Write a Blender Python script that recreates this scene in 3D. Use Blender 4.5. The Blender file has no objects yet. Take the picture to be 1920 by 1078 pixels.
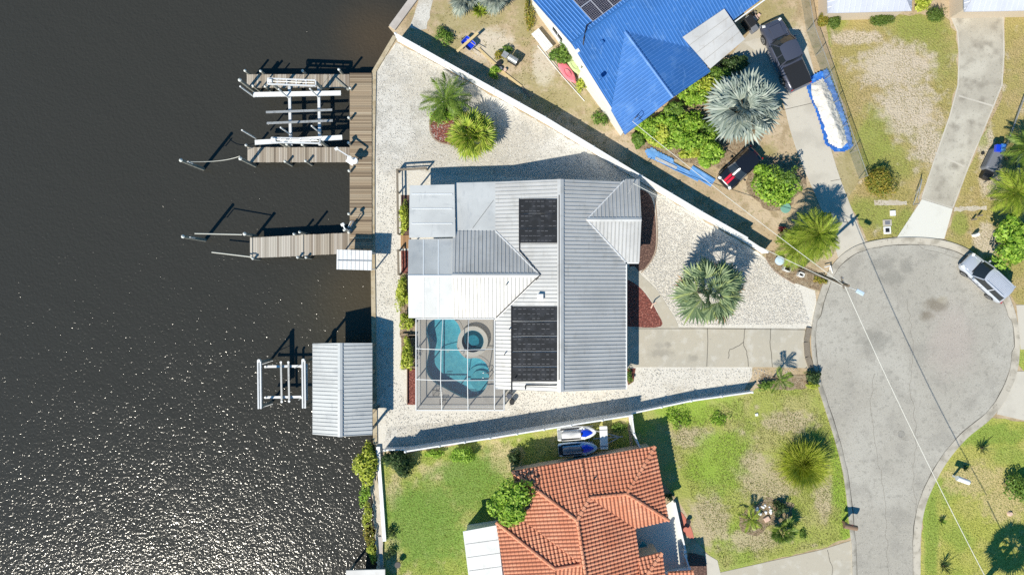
import bpy, bmesh, math, random
import numpy as np
from mathutils import Vector, Matrix
C = bpy.context.scene.collection
R = math.radians
CAM_H = 58.0          # height of the camera over the yard
PXM = 22.0            # estimated scale: image pixels to the metre at ground level
# ------------------------------------------------------------------ camera, sky, sun, exposure
cam = bpy.data.cameras.new('camera'); cam_o = bpy.data.objects.new('camera', cam); C.objects.link(cam_o)
cam_o.location = (0, 0, CAM_H); cam_o.rotation_euler = (0, 0, 0)
cam.sensor_width = 36; cam.lens = 36 * CAM_H / (1920 / PXM)
cam.clip_start = 0.5; cam.clip_end = 3000
bpy.context.scene.camera = cam_o
SUN_EL = 46.0; SHX, SHY = 0.62, 0.785      # elevation, and the direction shadows fall in plan view
w = bpy.data.worlds.new('World'); bpy.context.scene.world = w; w.use_nodes = True
nt = w.node_tree; bg = nt.nodes['Background']
sky = nt.nodes.new('ShaderNodeTexSky'); sky.sky_type = 'NISHITA'; sky.sun_disc = False
sky.sun_elevation = R(SUN_EL); sky.sun_rotation = math.atan2(-SHX, -SHY)
sky.air_density = 1.0; sky.dust_density = 0.1; sky.ozone_density = 3.0
hs = nt.nodes.new('ShaderNodeHueSaturation'); hs.inputs['Saturation'].default_value = 1.35; hs.inputs['Hue'].default_value = .488      # clear deep blue sky
nt.links.new(sky.outputs[0], hs.inputs['Color']); nt.links.new(hs.outputs[0], bg.inputs[0]); bg.inputs[1].default_value = 0.09
sl = bpy.data.lights.new('sun', 'SUN'); sl.energy = 4.6; sl.angle = R(0.5); sl.color = (1, 0.935, 0.80)
so = bpy.data.objects.new('sun', sl); C.objects.link(so)
ce = math.cos(R(SUN_EL))
so.rotation_euler = Vector((SHX * ce, SHY * ce, -math.sin(R(SUN_EL)))).to_track_quat('-Z', 'Y').to_euler()
so.location = (-30, -40, 50)
vs = bpy.context.scene.view_settings
vs.view_transform = 'Standard'; vs.look = 'None'; vs.exposure = 0.42; vs.gamma = 1
sc = bpy.context.scene
sc.cycles.use_denoising = False; sc.cycles.max_bounces = 6; sc.cycles.transparent_max_bounces = 10; sc.cycles.caustics_reflective = False
sc.cycles.caustics_refractive = False

# ------------------------------------------------------------------ helpers
def at(px, py, z=0.0):
    """image pixel position + height -> metres"""
    k = (CAM_H - z) / CAM_H / PXM
    return Vector(((px - 960) * k, (539 - py) * k, z))

def world_loc(o):
    v = Vector((0, 0, 0))
    while o is not None:
        v += o.location; o = o.parent
    return v

class MB:
    def __init__(s): s.v = []; s.f = []; s.m = []
    def add(s, vs_, fs, mi=0):
        b = len(s.v); s.v.extend([tuple(x) for x in vs_])
        for f in fs: s.f.append(tuple(i + b for i in f)); s.m.append(mi)
        return s
    def poly(s, pts, mi=0): return s.add(pts, [tuple(range(len(pts)))], mi)
    def prism(s, pts, dz, mi=0):
        """pts: list of 3D top points (ccw from above), extruded down by dz"""
        n = len(pts); top = [Vector(p) for p in pts]
        a = sum(top[i].x * top[(i+1) % n].y - top[(i+1) % n].x * top[i].y for i in range(n))
        if a < 0: top.reverse()
        bot = [p - Vector((0, 0, dz)) for p in top]
        fs = [tuple(range(n)), tuple(range(2*n-1, n-1, -1))]
        fs += [(i, i+n, (i+1) % n + n, (i+1) % n) for i in range(n)]
        return s.add(top + bot, fs, mi)
    def box(s, c, size, rz=0, mi=0, rx=0, ry=0):
        m = Matrix.Translation(Vector(c)) @ Matrix.Rotation(rz, 4, 'Z') @ Matrix.Rotation(ry, 4, 'Y') @ Matrix.Rotation(rx, 4, 'X')
        x, y, z = size[0]/2, size[1]/2, size[2]/2
        vv = [m @ Vector(p) for p in ((-x,-y,-z),(x,-y,-z),(x,y,-z),(-x,y,-z),(-x,-y,z),(x,-y,z),(x,y,z),(-x,y,z))]
        return s.add(vv, [(0,3,2,1),(4,5,6,7),(0,1,5,4),(1,2,6,5),(2,3,7,6),(3,0,4,7)], mi)
    def bar(s, p0, p1, wd, ht, mi=0):
        """square beam between two points; wd horizontal, ht vertical"""
        p0, p1 = Vector(p0), Vector(p1); d = (p1 - p0).normalized()
        up = Vector((0,0,1)) if abs(d.z) < .98 else Vector((1,0,0))
        sd = d.cross(up).normalized(); up = sd.cross(d)
        a, b = sd * wd/2, up * ht/2
        vv = [p0-a-b, p0+a-b, p0+a+b, p0-a+b, p1-a-b, p1+a-b, p1+a+b, p1-a+b]
        return s.add(vv, [(0,1,2,3),(7,6,5,4),(0,4,5,1),(1,5,6,2),(2,6,7,3),(3,7,4,0)], mi)
    def tube(s, pts, r, n=8, mi=0, r1=None, cap=True):
        pts = [Vector(p) for p in pts]; k = len(pts); r1 = r if r1 is None else r1
        vv = []; fs = []
        for i, p in enumerate(pts):
            d = (pts[min(i+1, k-1)] - pts[max(i-1, 0)]).normalized()
            up = Vector((0,0,1)) if abs(d.z) < .9 else Vector((1,0,0))
            a = d.cross(up).normalized(); b = d.cross(a)
            rr = r + (r1 - r) * i / max(1, k-1)
            for j in range(n):
                t = 2*math.pi*j/n; vv.append(p + a*rr*math.cos(t) + b*rr*math.sin(t))
        for i in range(k-1):
            for j in range(n):
                fs.append((i*n+j, (i+1)*n+j, (i+1)*n+(j+1) % n, i*n+(j+1) % n))
        if cap: fs += [tuple(range(n)), tuple(range(k*n-1, (k-1)*n-1, -1))]
        return s.add(vv, fs, mi)
    def loft(s, rings, mi=0, cap=True, closed=True):
        n = len(rings[0]); vv = [p for r_ in rings for p in r_]; fs = []
        for i in range(len(rings)-1):
            for j in range(n if closed else n-1):
                fs.append((i*n+j, i*n+(j+1) % n, (i+1)*n+(j+1) % n, (i+1)*n+j))
        if cap: fs += [tuple(range(n-1, -1, -1)), tuple(range((len(rings)-1)*n, len(rings)*n))]
        return s.add(vv, fs, mi)
    def disc(s, c, r, h, n=24, mi=0, r2=None):
        c = Vector(c); r2 = r if r2 is None else r2
        a = [c + Vector((r*math.cos(2*math.pi*i/n), r*math.sin(2*math.pi*i/n), 0)) for i in range(n)]
        b = [c + Vector((r2*math.cos(2*math.pi*i/n), r2*math.sin(2*math.pi*i/n), h)) for i in range(n)]
        return s.loft([a, b], mi)
    def build(s, name, mats, parent=None, origin=None, smooth=False, bevel=0):
        me = bpy.data.meshes.new(name); o = bpy.data.objects.new(name, me); C.objects.link(o)
        if not isinstance(mats, (list, tuple)): mats = [mats]
        off = world_loc(parent)
        if origin is not None: o.location = Vector(origin) - off; off = Vector(origin)
        me.from_pydata([(x - off.x, y - off.y, z - off.z) for x, y, z in s.v], [], s.f)
        for m in mats: me.materials.append(m)
        me.polygons.foreach_set('material_index', s.m)
        if parent: o.parent = parent
        if bevel:
            b = o.modifiers.new('bevel', 'BEVEL'); b.width = bevel; b.segments = 2; b.limit_method = 'ANGLE'
        if smooth:
            me.polygons.foreach_set('use_smooth', [True]*len(s.f))
            try: me.set_sharp_from_angle(angle=R(42))
            except Exception: pass
        me.update(); return o

def raw_mesh(name, verts, faces_flat, k, mats, parent=None, origin=None, mi=None):
    """numpy mesh, all faces with k corners"""
    me = bpy.data.meshes.new(name); o = bpy.data.objects.new(name, me); C.objects.link(o)
    off = world_loc(parent)
    if origin is not None: o.location = Vector(origin) - off; off = Vector(origin)
    v = np.asarray(verts, dtype=np.float32) - np.array(off, dtype=np.float32)
    nf = len(faces_flat)//k
    me.vertices.add(len(v)); me.vertices.foreach_set('co', v.ravel())
    me.loops.add(len(faces_flat)); me.loops.foreach_set('vertex_index', np.asarray(faces_flat, dtype=np.int32))
    me.polygons.add(nf); me.polygons.foreach_set('loop_start', np.arange(nf, dtype=np.int32)*k)
    me.polygons.foreach_set('loop_total', np.full(nf, k, dtype=np.int32))
    if not isinstance(mats, (list, tuple)): mats = [mats]
    for m in mats: me.materials.append(m)
    if mi is not None: me.polygons.foreach_set('material_index', np.asarray(mi, dtype=np.int32))
    me.update(calc_edges=True)
    if parent: o.parent = parent
    return o

def tag(o, label=None, cat=None, group=None, kind=None):
    if label: o['label'] = label
    if cat: o['category'] = cat
    if group: o['group'] = group
    if kind: o['kind'] = kind
    return o
def thing(name, label, cat, loc=(0, 0, 0), group=None):
    o = bpy.data.objects.new(name, None); C.objects.link(o); o.location = loc
    o.empty_display_size = .3
    return tag(o, label, cat, group)
def copy_tree(o, parent=None):
    c = o.copy(); C.objects.link(c); c.parent = parent
    for ch in list(o.children): copy_tree(ch, c)
    return c

# ------------------------------------------------------------------ materials
def lin(c):
    """sRGB 0-255 triple to linear"""
    return tuple(((x/255)/12.92 if x/255 <= .04045 else (((x/255)+.055)/1.055)**2.4) for x in c)
def M(name, base, rough=.6, layers=(), bump=None, metal=0, spec=.5, island=None, alpha=None, coat=0, trans=0):
    m = bpy.data.materials.new(name); m.use_nodes = True
    t = m.node_tree; N = t.nodes; L = t.links; p = N['Principled BSDF']
    p.inputs['Roughness'].default_value = rough; p.inputs['Metallic'].default_value = metal
    p.inputs['Specular IOR Level'].default_value = spec
    if coat: p.inputs['Coat Weight'].default_value = coat; p.inputs['Coat Roughness'].default_value = .05
    tc = N.new('ShaderNodeTexCoord').outputs['Object']
    def tex(kind, scale, detail=4, stretch=None, distortion=0, shift=0):
        co = tc
        if stretch or shift:
            mp = N.new('ShaderNodeMapping'); L.new(tc, mp.inputs[0])
            if stretch:
                if len(stretch) == 4: mp.inputs['Rotation'].default_value = (0, 0, stretch[3])
                mp.inputs['Scale'].default_value = stretch[:3]
            mp.inputs['Location'].default_value = (shift, shift*.7, 0); co = mp.outputs[0]
        if kind == 'noise':
            n = N.new('ShaderNodeTexNoise'); n.inputs['Detail'].default_value = detail
            n.inputs['Distortion'].default_value = distortion; o_ = n.outputs[0]
        elif kind == 'voronoi':
            n = N.new('ShaderNodeTexVoronoi'); o_ = n.outputs['Distance']
        elif kind == 'cell':
            n = N.new('ShaderNodeTexVoronoi'); sp = N.new('ShaderNodeSeparateColor'); L.new(n.outputs['Color'], sp.inputs[0]); o_ = sp.outputs[0]
        elif kind == 'crack':
            n = N.new('ShaderNodeTexVoronoi'); n.feature = 'DISTANCE_TO_EDGE'; o_ = n.outputs['Distance']
        elif kind == 'wave':
            n = N.new('ShaderNodeTexWave'); n.inputs['Distortion'].default_value = distortion; o_ = n.outputs['Fac' if 'Fac' in n.outputs else 1]
        n.inputs['Scale'].default_value = scale; L.new(co, n.inputs['Vector'])
        return o_
    col = None
    if island:
        g = N.new('ShaderNodeNewGeometry'); cr = N.new('ShaderNodeValToRGB')
        e = cr.color_ramp.elements
        while len(e) < len(island): e.new(.5)
        for i, c in enumerate(island):
            e[i].position = i/(len(island)-1); e[i].color = (*c, 1)
        L.new(g.outputs['Random Per Island'], cr.inputs[0]); col = cr.outputs[0]
    for i, ly in enumerate(layers):
        kind, scale, c, lo, hi, fac = ly[:6]; kw = ly[6] if len(ly) > 6 else {}
        if kind == 'spot':      # ground cover that grows in particular places; lo = raggedness
            cur = None
            for (sx, sy, srx, sry) in kw['pts']:
                q = at(sx, sy); mp = N.new('ShaderNodeMapping'); mp.vector_type = 'TEXTURE'; L.new(tc, mp.inputs[0])
                mp.inputs['Location'].default_value = (q.x, q.y, 0); mp.inputs['Scale'].default_value = (srx/PXM, sry/PXM, 9999)
                ln = N.new('ShaderNodeVectorMath'); ln.operation = 'LENGTH'; L.new(mp.outputs[0], ln.inputs[0])
                if cur is None: cur = ln.outputs['Value']
                else:
                    mn = N.new('ShaderNodeMath'); mn.operation = 'SMOOTH_MIN'; mn.inputs[2].default_value = .3; L.new(cur, mn.inputs[0]); L.new(ln.outputs['Value'], mn.inputs[1]); cur = mn.outputs[0]
            nn = tex('noise', scale, 9, shift=5+i); ma = N.new('ShaderNodeMath'); ma.operation = 'MULTIPLY_ADD'; ma.inputs[1].default_value = -lo
            L.new(nn, ma.inputs[0]); L.new(cur, ma.inputs[2])
            mr = N.new('ShaderNodeMapRange'); mr.interpolation_type = 'SMOOTHSTEP'; mr.inputs[1].default_value = 1.0 - lo*.5 + hi; mr.inputs[2].default_value = 1.0 - lo*.5 - hi; mr.inputs[3].default_value = 0; mr.inputs[4].default_value = fac
            L.new(ma.outputs[0], mr.inputs[0])
            mx = N.new('ShaderNodeMix'); mx.data_type = 'RGBA'; L.new(mr.outputs[0], mx.inputs[0])
            if col is None: mx.inputs[6].default_value = (*base, 1)
            else: L.new(col, mx.inputs[6])
            mx.inputs[7].default_value = (*c, 1); col = mx.outputs[2]; continue
        o_ = tex(kind, scale, shift=3.1*(i+1) if kind != 'spot' else 0, **kw)
        mr = N.new('ShaderNodeMapRange'); mr.inputs[1].default_value = lo; mr.inputs[2].default_value = hi
        mr.inputs[3].default_value = 0; mr.inputs[4].default_value = fac; mr.interpolation_type = 'SMOOTHSTEP'
        L.new(o_, mr.inputs[0])
        mx = N.new('ShaderNodeMix'); mx.data_type = 'RGBA'
        L.new(mr.outputs[0], mx.inputs[0])
        if col is None: mx.inputs[6].default_value = (*base, 1)
        else: L.new(col, mx.inputs[6])
        mx.inputs[7].default_value = (*c, 1); col = mx.outputs[2]
    if col is None: p.inputs['Base Color'].default_value = (*base, 1)
    else: L.new(col, p.inputs['Base Color'])
    if bump:
        prev = None
        for (kind, scale, strength, dist, *kw) in (bump if isinstance(bump, list) else [bump]):
            b = N.new('ShaderNodeBump'); b.inputs['Strength'].default_value = strength; b.inputs['Distance'].default_value = dist
            L.new(tex(kind, scale, **(kw[0] if kw else {})), b.inputs['Height'])
            if prev: L.new(prev, b.inputs['Normal'])
            prev = b.outputs[0]
        L.new(prev, p.inputs['Normal'])
    if trans:      # light coming through leaves
        tr = N.new('ShaderNodeBsdfTranslucent'); ms = N.new('ShaderNodeMixShader'); ms.inputs[0].default_value = trans
        if col is None: tr.inputs[0].default_value = (*base, 1)
        else: L.new(col, tr.inputs[0])
        L.new(p.outputs[0], ms.inputs[1]); L.new(tr.outputs[0], ms.inputs[2]); L.new(ms.outputs[0], N['Material Output'].inputs[0])
    if alpha is not None:
        tr = N.new('ShaderNodeBsdfTransparent'); ms = N.new('ShaderNodeMixShader'); ms.inputs[0].default_value = alpha
        L.new(tr.outputs[0], ms.inputs[1]); L.new(p.outputs[0], ms.inputs[2]); L.new(ms.outputs[0], N['Material Output'].inputs[0])
    return m

mt = {}
mt['soil'] = M('sandy_soil', (.42,.32,.20), .95, [('noise', .28, (.50,.40,.28), .42, .62, .9), ('noise', .9, (.31,.235,.135), .50, .66, .8, {'detail': 8}), ('noise', 2.2, (.24,.22,.09), .58, .68, .6, {'detail': 8}),
     ('spot', 1.6, (.27,.245,.09), 2.4, .45, .62, {'pts': [(1050,185,70,26),(1010,150,50,22),(985,30,22,60),(838,75,34,34),(880,30,80,30),(1432,25,26,38),(940,100,30,20),(1130,215,42,26),(1470,60,22,60),(1590,330,26,60),(1560,200,16,80),(1440,290,20,20)]}),
     ('spot', 2.5, (.62,.56,.47), 1.2, .35, .6, {'pts': [(920,85,40,30),(1495,100,20,50),(1020,120,22,40)]}),
     ('noise', 5, (.20,.15,.08), .58, .70, .7), ('noise', 11, (.66,.58,.47), .60, .72, .5)], [('noise', 6, .7, .05), ('noise', 20, .5, .02)])
mt['soil_white'] = M('pale_sand', (.52,.47,.40), .95, [('noise', .8, (.42,.36,.27), .42, .62, .8), ('noise', 4, (.25,.2,.13), .60, .70, .8), ('noise', 14, (.3,.25,.18), .58, .68, .7)], ('noise', 9, .6, .04))
mt['gravel'] = M('white_shell_gravel', (.62,.585,.52), .9, [('noise', .22, (.53,.49,.425), .45, .68, .55), ('noise', .55, (.44,.40,.33), .54, .72, .6, {'detail': 8}), ('noise', 1.3, (.52,.48,.42), .52, .72, .35), ('noise', 3.6, (.30,.28,.25), .60, .70, .55, {'detail': 7}),
     ('noise', 12, (.24,.23,.20), .60, .69, .55, {'detail': 3}), ('noise', 8, (.74,.72,.68), .56, .66, .7)], [('noise', 11, .6, .035), ('voronoi', 16, .5, .02)])
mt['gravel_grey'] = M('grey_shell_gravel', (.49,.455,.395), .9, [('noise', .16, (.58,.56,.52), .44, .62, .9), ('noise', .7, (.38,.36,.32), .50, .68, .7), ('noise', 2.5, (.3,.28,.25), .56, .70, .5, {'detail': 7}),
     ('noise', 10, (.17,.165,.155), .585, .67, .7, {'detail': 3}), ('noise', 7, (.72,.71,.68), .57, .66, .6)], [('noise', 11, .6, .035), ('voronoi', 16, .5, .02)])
def lawn(name, a, b, sand, amt, green, pale=(), lush=()):
    sp = []
    if pale: sp.append(('spot', 1.4, sand, 1.8, .35, .85, {'pts': pale}))
    if lush: sp.append(('spot', .9, green, 1.4, .35, .9, {'pts': lush}))
    return M(name, a, .95, [('noise', .35, b, .42, .60, .9, {'detail': 5}), ('noise', .22, green, .52, .66, .7, {'detail': 4}), ('noise', .75, sand, .66-amt*.20, .80-amt*.16, .8, {'detail': 9})] + sp +
        [('noise', 2.2, tuple(x*.55 for x in a), .56, .72, .4, {'detail': 6}), ('noise', 6.5, tuple(x*.48 for x in a), .57, .69, .5), ('noise', 9, tuple(min(.7, x*1.35+.04) for x in b), .58, .70, .4)], [('noise', 7, 1, .10), ('noise', 22, .6, .04)])
mt['lawn_green'] = lawn('green_lawn', (.29,.34,.065), (.43,.39,.14), (.52,.43,.24), .60, (.155,.27,.04), [(740,925,14,30),(830,885,40,18),(940,860,36,30),(738,1040,14,40),(903,1030,12,40)], [(800,980,80,80),(880,900,60,60)])
mt['lawn_patchy'] = lawn('patchy_lawn', (.31,.335,.075), (.37,.34,.13), (.45,.37,.24), .30, (.24,.35,.04), [(1300,820,40,20),(1410,880,40,34),(1330,975,36,50),(1440,915,50,26),(1480,790,50,20),(1545,920,18,50),(1410,1010,50,20)], [(1290,770,60,26),(1350,840,50,30),(1575,850,18,120),(1340,880,50,40),(1590,960,16,60)])
mt['lawn_dry'] = lawn('dry_lawn', (.35,.295,.10), (.40,.31,.14), (.54,.46,.37), .40, (.26,.29,.06), [(1680,125,70,46),(1700,205,60,50),(1600,70,60,14),(1740,270,34,40),(1845,260,16,40),(1850,450,24,30),(1860,330,24,40)], [(1720,50,60,24),(1640,265,30,60),(1570,20,20,40),(1630,400,50,26),(1700,420,40,26),(1840,210,14,60),(1545,60,14,40),(1800,420,16,24)])
mt['lawn_right'] = lawn('mown_lawn', (.37,.38,.075), (.42,.39,.11), (.50,.40,.20), .22, (.23,.32,.05), [(1880,940,40,40),(1830,900,60,30)], [(1745,1000,14,90),(1850,815,80,20)])
mt['asphalt'] = M('weathered_asphalt', (.365,.342,.298), .9, [('noise', .12, (.43,.41,.365), .42, .62, .8), ('noise', .5, (.29,.272,.24), .50, .68, .6, {'detail': 7}), ('noise', 2.0, (.25,.235,.205), .52, .70, .55, {'detail': 9}), ('spot', 1.5, (.17,.14,.10), 1.8, .55, .75, {'pts': [(1756,573,20,14),(1738,592,12,9)]}), ('spot', 2.0, (.36,.32,.24), 1.0, .5, .5, {'pts': [(1768,562,10,7)]}), ('spot', .7, (.40,.345,.31), 1.2, .6, .6, {'pts': [(1785,640,40,60)]}), ('spot', 1.6, (.22,.21,.185), 2.2, .5, .6, {'pts': [(1655,495,22,14),(1700,500,12,14),(1640,640,30,18),(1672,520,22,12)]}), ('noise', 5, (.24,.225,.195), .58, .70, .5),
     ('noise', 10, (.15,.145,.135), .585, .68, .7), ('noise', 12, (.62,.61,.58), .60, .70, .6)], [('noise', 16, .5, .02)])
mt['concrete'] = M('driveway_concrete', (.44,.40,.325), .85, [('spot', 2.2, (.22,.20,.17), 2.0, .5, .6, {'pts': [(1235,648,9,6),(1252,646,6,5),(1298,672,10,6),(1240,662,20,8)]}), ('noise', .3, (.40,.37,.31), .45, .65, .7), ('noise', 1.2, (.54,.51,.45), .50, .70, .6, {'detail': 6}), ('noise', 5, (.30,.28,.24), .60, .72, .5), ('noise', 14, (.28,.26,.22), .60, .70, .4)], ('noise', 18, .3, .01))
mt['concrete_old'] = M('mottled_concrete', (.40,.37,.31), .9, [('noise', .35, (.50,.47,.40), .40, .64, .9, {'detail': 8}), ('noise', .9, (.25,.225,.185), .46, .74, .85, {'detail': 9}), ('noise', 6, (.2,.19,.16), .58, .70, .55), ('noise', 9, (.56,.53,.47), .60, .72, .5)], ('noise', 14, .4, .015))
mt['concrete_pale'] = M('pale_concrete', (.52,.485,.42), .85, [('noise', .5, (.42,.39,.335), .46, .66, .75, {'detail': 8}), ('noise', 3, (.42,.39,.34), .58, .72, .5)], ('noise', 14, .2, .01))
mt['concrete_new'] = M('new_white_concrete', (.63,.62,.57), .8, [('noise', .8, (.57,.56,.51), .5, .7, .6)], ('noise', 20, .2, .005))
mt['kerb'] = M('kerb_concrete', (.45,.415,.355), .9, [('noise', .9, (.27,.245,.20), .46, .64, .8, {'detail': 8}), ('noise', 4, (.2,.18,.15), .60, .70, .6)], ('noise', 12, .4, .02))
mt['joint'] = M('dark_joint', (.10,.09,.075), .95)
mt['crack'] = M('filled_crack', (.19,.175,.15), .9)
mt['sheet_blue'] = M('blue_roofing', (.13,.31,.62), .45, [('noise', 2, (.25,.42,.68), .5, .7, .6)])
mt['stain'] = M('oil_stain', (.28,.25,.20), .9, [('noise', 3, (.36,.335,.29), .42, .6, .9)])
mt['patch'] = M('asphalt_patch', (.28,.265,.235), .9, [('noise', 6, (.17,.16,.15), .5, .65, .8), ('noise', 2, (.33,.32,.3), .52, .62, .9)])
mt['mulch_red'] = M('red_mulch', (.155,.045,.035), .95, [('noise', 7, (.34,.12,.09), .48, .62, .9), ('noise', 8, (.07,.02,.016), .54, .66, .9), ('noise', 9, (.5,.33,.28), .60, .70, .6)], ('noise', 12, 1, .06))
mt['mulch_dark'] = M('dark_mulch', (.10,.055,.045), .95, [('noise', 7, (.22,.13,.10), .48, .62, .9), ('noise', 11, (.02,.015,.012), .54, .66, .9)], ('noise', 12, 1, .06))
mt['mulch_brown'] = M('leaf_litter', (.26,.19,.12), .95, [('noise', 3, (.36,.29,.2), .45, .6, .8), ('noise', 9, (.07,.05,.03), .52, .64, .9)], ('noise', 12, 1, .06))
mt['edging'] = M('bed_edging', (.30,.22,.16), .8)
mt['deck'] = M('weathered_dock_boards', (.30,.25,.20), .85, [], ('noise', 20, .3, .01), island=[(.15,.12,.09), (.33,.275,.215), (.39,.34,.275), (.45,.40,.34), (.24,.19,.145), (.52,.47,.41)])
mt['deck_pale'] = M('greyed_dock_boards', (.36,.33,.29), .85, [], ('noise', 20, .3, .01), island=[(.26,.22,.18), (.45,.41,.35), (.50,.46,.40), (.37,.32,.27), (.55,.51,.45)])
mt['deck_brown'] = M('brown_walkway_boards', (.25,.2,.15), .85, [], ('noise', 20, .3, .01), island=[(.12,.085,.055), (.30,.225,.15), (.37,.29,.20), (.20,.15,.10), (.44,.36,.26)])
mt['piling'] = M('grey_piling', (.30,.29,.25), .85, [('noise', 5, (.16,.16,.13), .45, .65, .8, {'stretch': (3, 3, .4)})], ('noise', 14, .5, .02))
mt['piling_cap'] = M('white_piling_cap', (.62,.63,.60), .5)
mt['wood_dark'] = M('dark_timber', (.17,.14,.105), .8, [('noise', 6, (.28,.24,.19), .45, .6, .8, {'stretch': (1, 8, 1)})])
mt['wood_new'] = M('new_lumber', (.60,.47,.25), .7, [('noise', 5, (.48,.35,.17), .45, .6, .8, {'stretch': (1, 9, 1)})])
mt['wood_gate'] = M('stained_gate_boards', (.40,.22,.10), .7, island=[(.34,.18,.08), (.42,.25,.12), (.28,.15,.07)])
mt['alu'] = M('white_aluminium', (.72,.73,.74), .35, [('noise', 2, (.6,.6,.6), .5, .7, .5)], metal=.15)
mt['alu_grey'] = M('grey_aluminium', (.42,.43,.43), .4, [('noise', 5, (.25,.25,.24), .5, .66, .7)], metal=.4)
mt['rope'] = M('pale_rope', (.55,.54,.48), .9)
mt['vinyl'] = M('white_vinyl', (.78,.79,.80), .45, [('noise', 1.5, (.68,.69,.68), .52, .7, .5)])
mt['seawall'] = M('seawall_cap', (.44,.37,.26), .9, [('noise', 1.5, (.33,.26,.16), .46, .62, .8), ('noise', 6, (.2,.16,.1), .57, .7, .7)], ('noise', 9, .5, .02))
mt['seawall_grey'] = M('grey_cap', (.46,.42,.39), .9, [('noise', 1, (.38,.34,.31), .46, .62, .7)], ('noise', 9, .4, .02))
mt['wallw'] = M('house_wall_white', (.72,.71,.67), .8, [('noise', 1, (.62,.6,.56), .5, .7, .5)])
mt['walltan'] = M('house_wall_tan', (.55,.46,.36), .85)
mt['glass'] = M('dark_glass', (.02,.025,.03), .06, spec=.8)
mt['frame'] = M('white_frame', (.75,.75,.74), .4)
mt['door'] = M('door_paint', (.42,.43,.42), .5)
mt['black'] = M('black_plastic', (.018,.018,.02), .5)
mt['pipe'] = M('black_pipe', (.02,.02,.024), .4)
mt['white'] = M('white_plastic', (.75,.75,.74), .4)
def roofmat(name, c, dirt, rough=.42, metal=.0):
    return M(name, c, rough, [('noise', .35, tuple(x*.84 for x in c), .42, .66, .9), ('noise', .9, dirt, .54, .76, .5, {'detail': 9}), ('noise', 4, dirt, .58, .74, .45, {'stretch': (1, .22, 1)}), ('noise', 4, dirt, .60, .74, .4, {'stretch': (.22, 1, 1)})], ('noise', 3, .12, .02), metal)
mt['roof'] = roofmat('galvanised_metal_roof', (.64,.63,.61), (.44,.42,.38), .40, .40)
mt['seam'] = M('shaded_seam', (.33,.325,.315), .6)  # darkens rib sides to stand in for their shadow lines; also panel joints


mt['roof_p'] = roofmat('patio_panel_roof', (.51,.525,.53), (.33,.35,.37), .5, .08)
mt['panel_joint'] = M('panel_joint', (.70,.73,.76), .5)
mt['roof_blue'] = roofmat('blue_metal_roof', (.045,.165,.46), (.15,.30,.58), .42, .1)
mt['seam_blue'] = M('blue_seam', (.10,.26,.62), .45)
mt['roof_white'] = roofmat('white_membrane', (.56,.555,.55), (.40,.37,.34))
mt['awning'] = roofmat('white_awning_panels', (.70,.70,.69), (.5,.49,.46))
mt['roof_lav'] = roofmat('grey_metal_roof', (.50,.52,.60), (.42,.43,.48))
mt['seam_lav'] = M('grey_seam', (.68,.69,.73), .5)
mt['tile'] = M('terracotta_tile', (.64,.27,.16), .85, [('cell', 2.6, (.70,.33,.20), .35, .9, .8), ('noise', .4, (.56,.205,.11), .44, .64, .7), ('noise', .8, (.40,.17,.105), .56, .74, .5, {'detail': 9}), ('noise', 3, (.44,.19,.12), .60, .74, .5)], ('noise', 12, .3, .02))
mt['tile_gap_shade'] = M('tile_lap_shade', (.27,.10,.06), .9)  # darker channels and row bands; the shadow under each lap is painted in
mt['solar_mat'] = M('black_solar_mat', (.008,.009,.012), .7, [('noise', 1.5, (.02,.022,.028), .45, .6, .9)], [('wave', 20, .5, .01)])
mt['strap'] = M('mat_strap', (.07,.073,.085), .6)
mt['pv'] = M('pv_cell', (.018,.016,.03), .15, spec=.6, layers=[('noise', 2, (.03,.025,.045), .4, .6, .8)])
mt['pvline'] = M('pv_line', (.45,.45,.5), .4)
mt['pooldeck'] = M('pool_deck_paint', (.47,.445,.41), .8, [('noise', .8, (.42,.395,.365), .45, .65, .7), ('noise', 9, (.38,.35,.32), .58, .7, .5)])
mt['coping'] = M('spa_coping', (.64,.61,.55), .7)
mt['plaster'] = M('pool_plaster', (.24,.64,.76), .7, [('noise', 2.4, (.36,.76,.84), .44, .60, .8, {'detail': 6}), ('noise', 7, (.16,.42,.52), .56, .66, .6)])
mt['plaster_dark'] = M('spa_plaster', (.03,.16,.22), .7)
mt['sand_pile'] = M('white_sand', (.66,.63,.58), .95, [('noise', 1.5, (.56,.52,.46), .48, .64, .7), ('noise', 4, (.40,.37,.33), .60, .74, .6)], [('noise', 3, 1, .15), ('noise', 12, .6, .03)])
mt['tarp'] = M('blue_tarp', (.03,.15,.55), .4, [('noise', 2, (.10,.30,.75), .52, .66, .8)], [('noise', 3, 1, .12), ('noise', 9, .7, .04)])
mt['screen'] = M('insect_screen', (.10,.10,.105), .9, alpha=.29)
mt['chain'] = M('chain_link_mesh', (.20,.25,.20), .6, alpha=.30)
mt['cable'] = M('aluminium_cable', (.60,.59,.54), .6)
mt['carsilver'] = M('silver_paint', (.60,.63,.70), .30, coat=.7, metal=.35)
mt['carblack'] = M('black_paint', (.010,.010,.013), .25, coat=.9)
mt['cargrey'] = M('graphite_paint', (.085,.092,.13), .28, coat=.8, metal=.3)
mt['tyre'] = M('tyre_rubber', (.02,.02,.02), .85)
mt['rim'] = M('alloy_rim', (.45,.45,.46), .35, metal=.7)
mt['red'] = M('red_stripe', (.62,.015,.045), .35)
mt['lamp'] = M('lamp_lens', (.8,.8,.8), .1)
mt['taillamp'] = M('tail_lens', (.4,.01,.01), .2)
mt['blue_gel'] = M('royal_blue_gelcoat', (.01,.05,.62), .2, coat=.6)
mt['ice_gel'] = M('ice_blue_gelcoat', (.50,.62,.74), .25, coat=.5)
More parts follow.
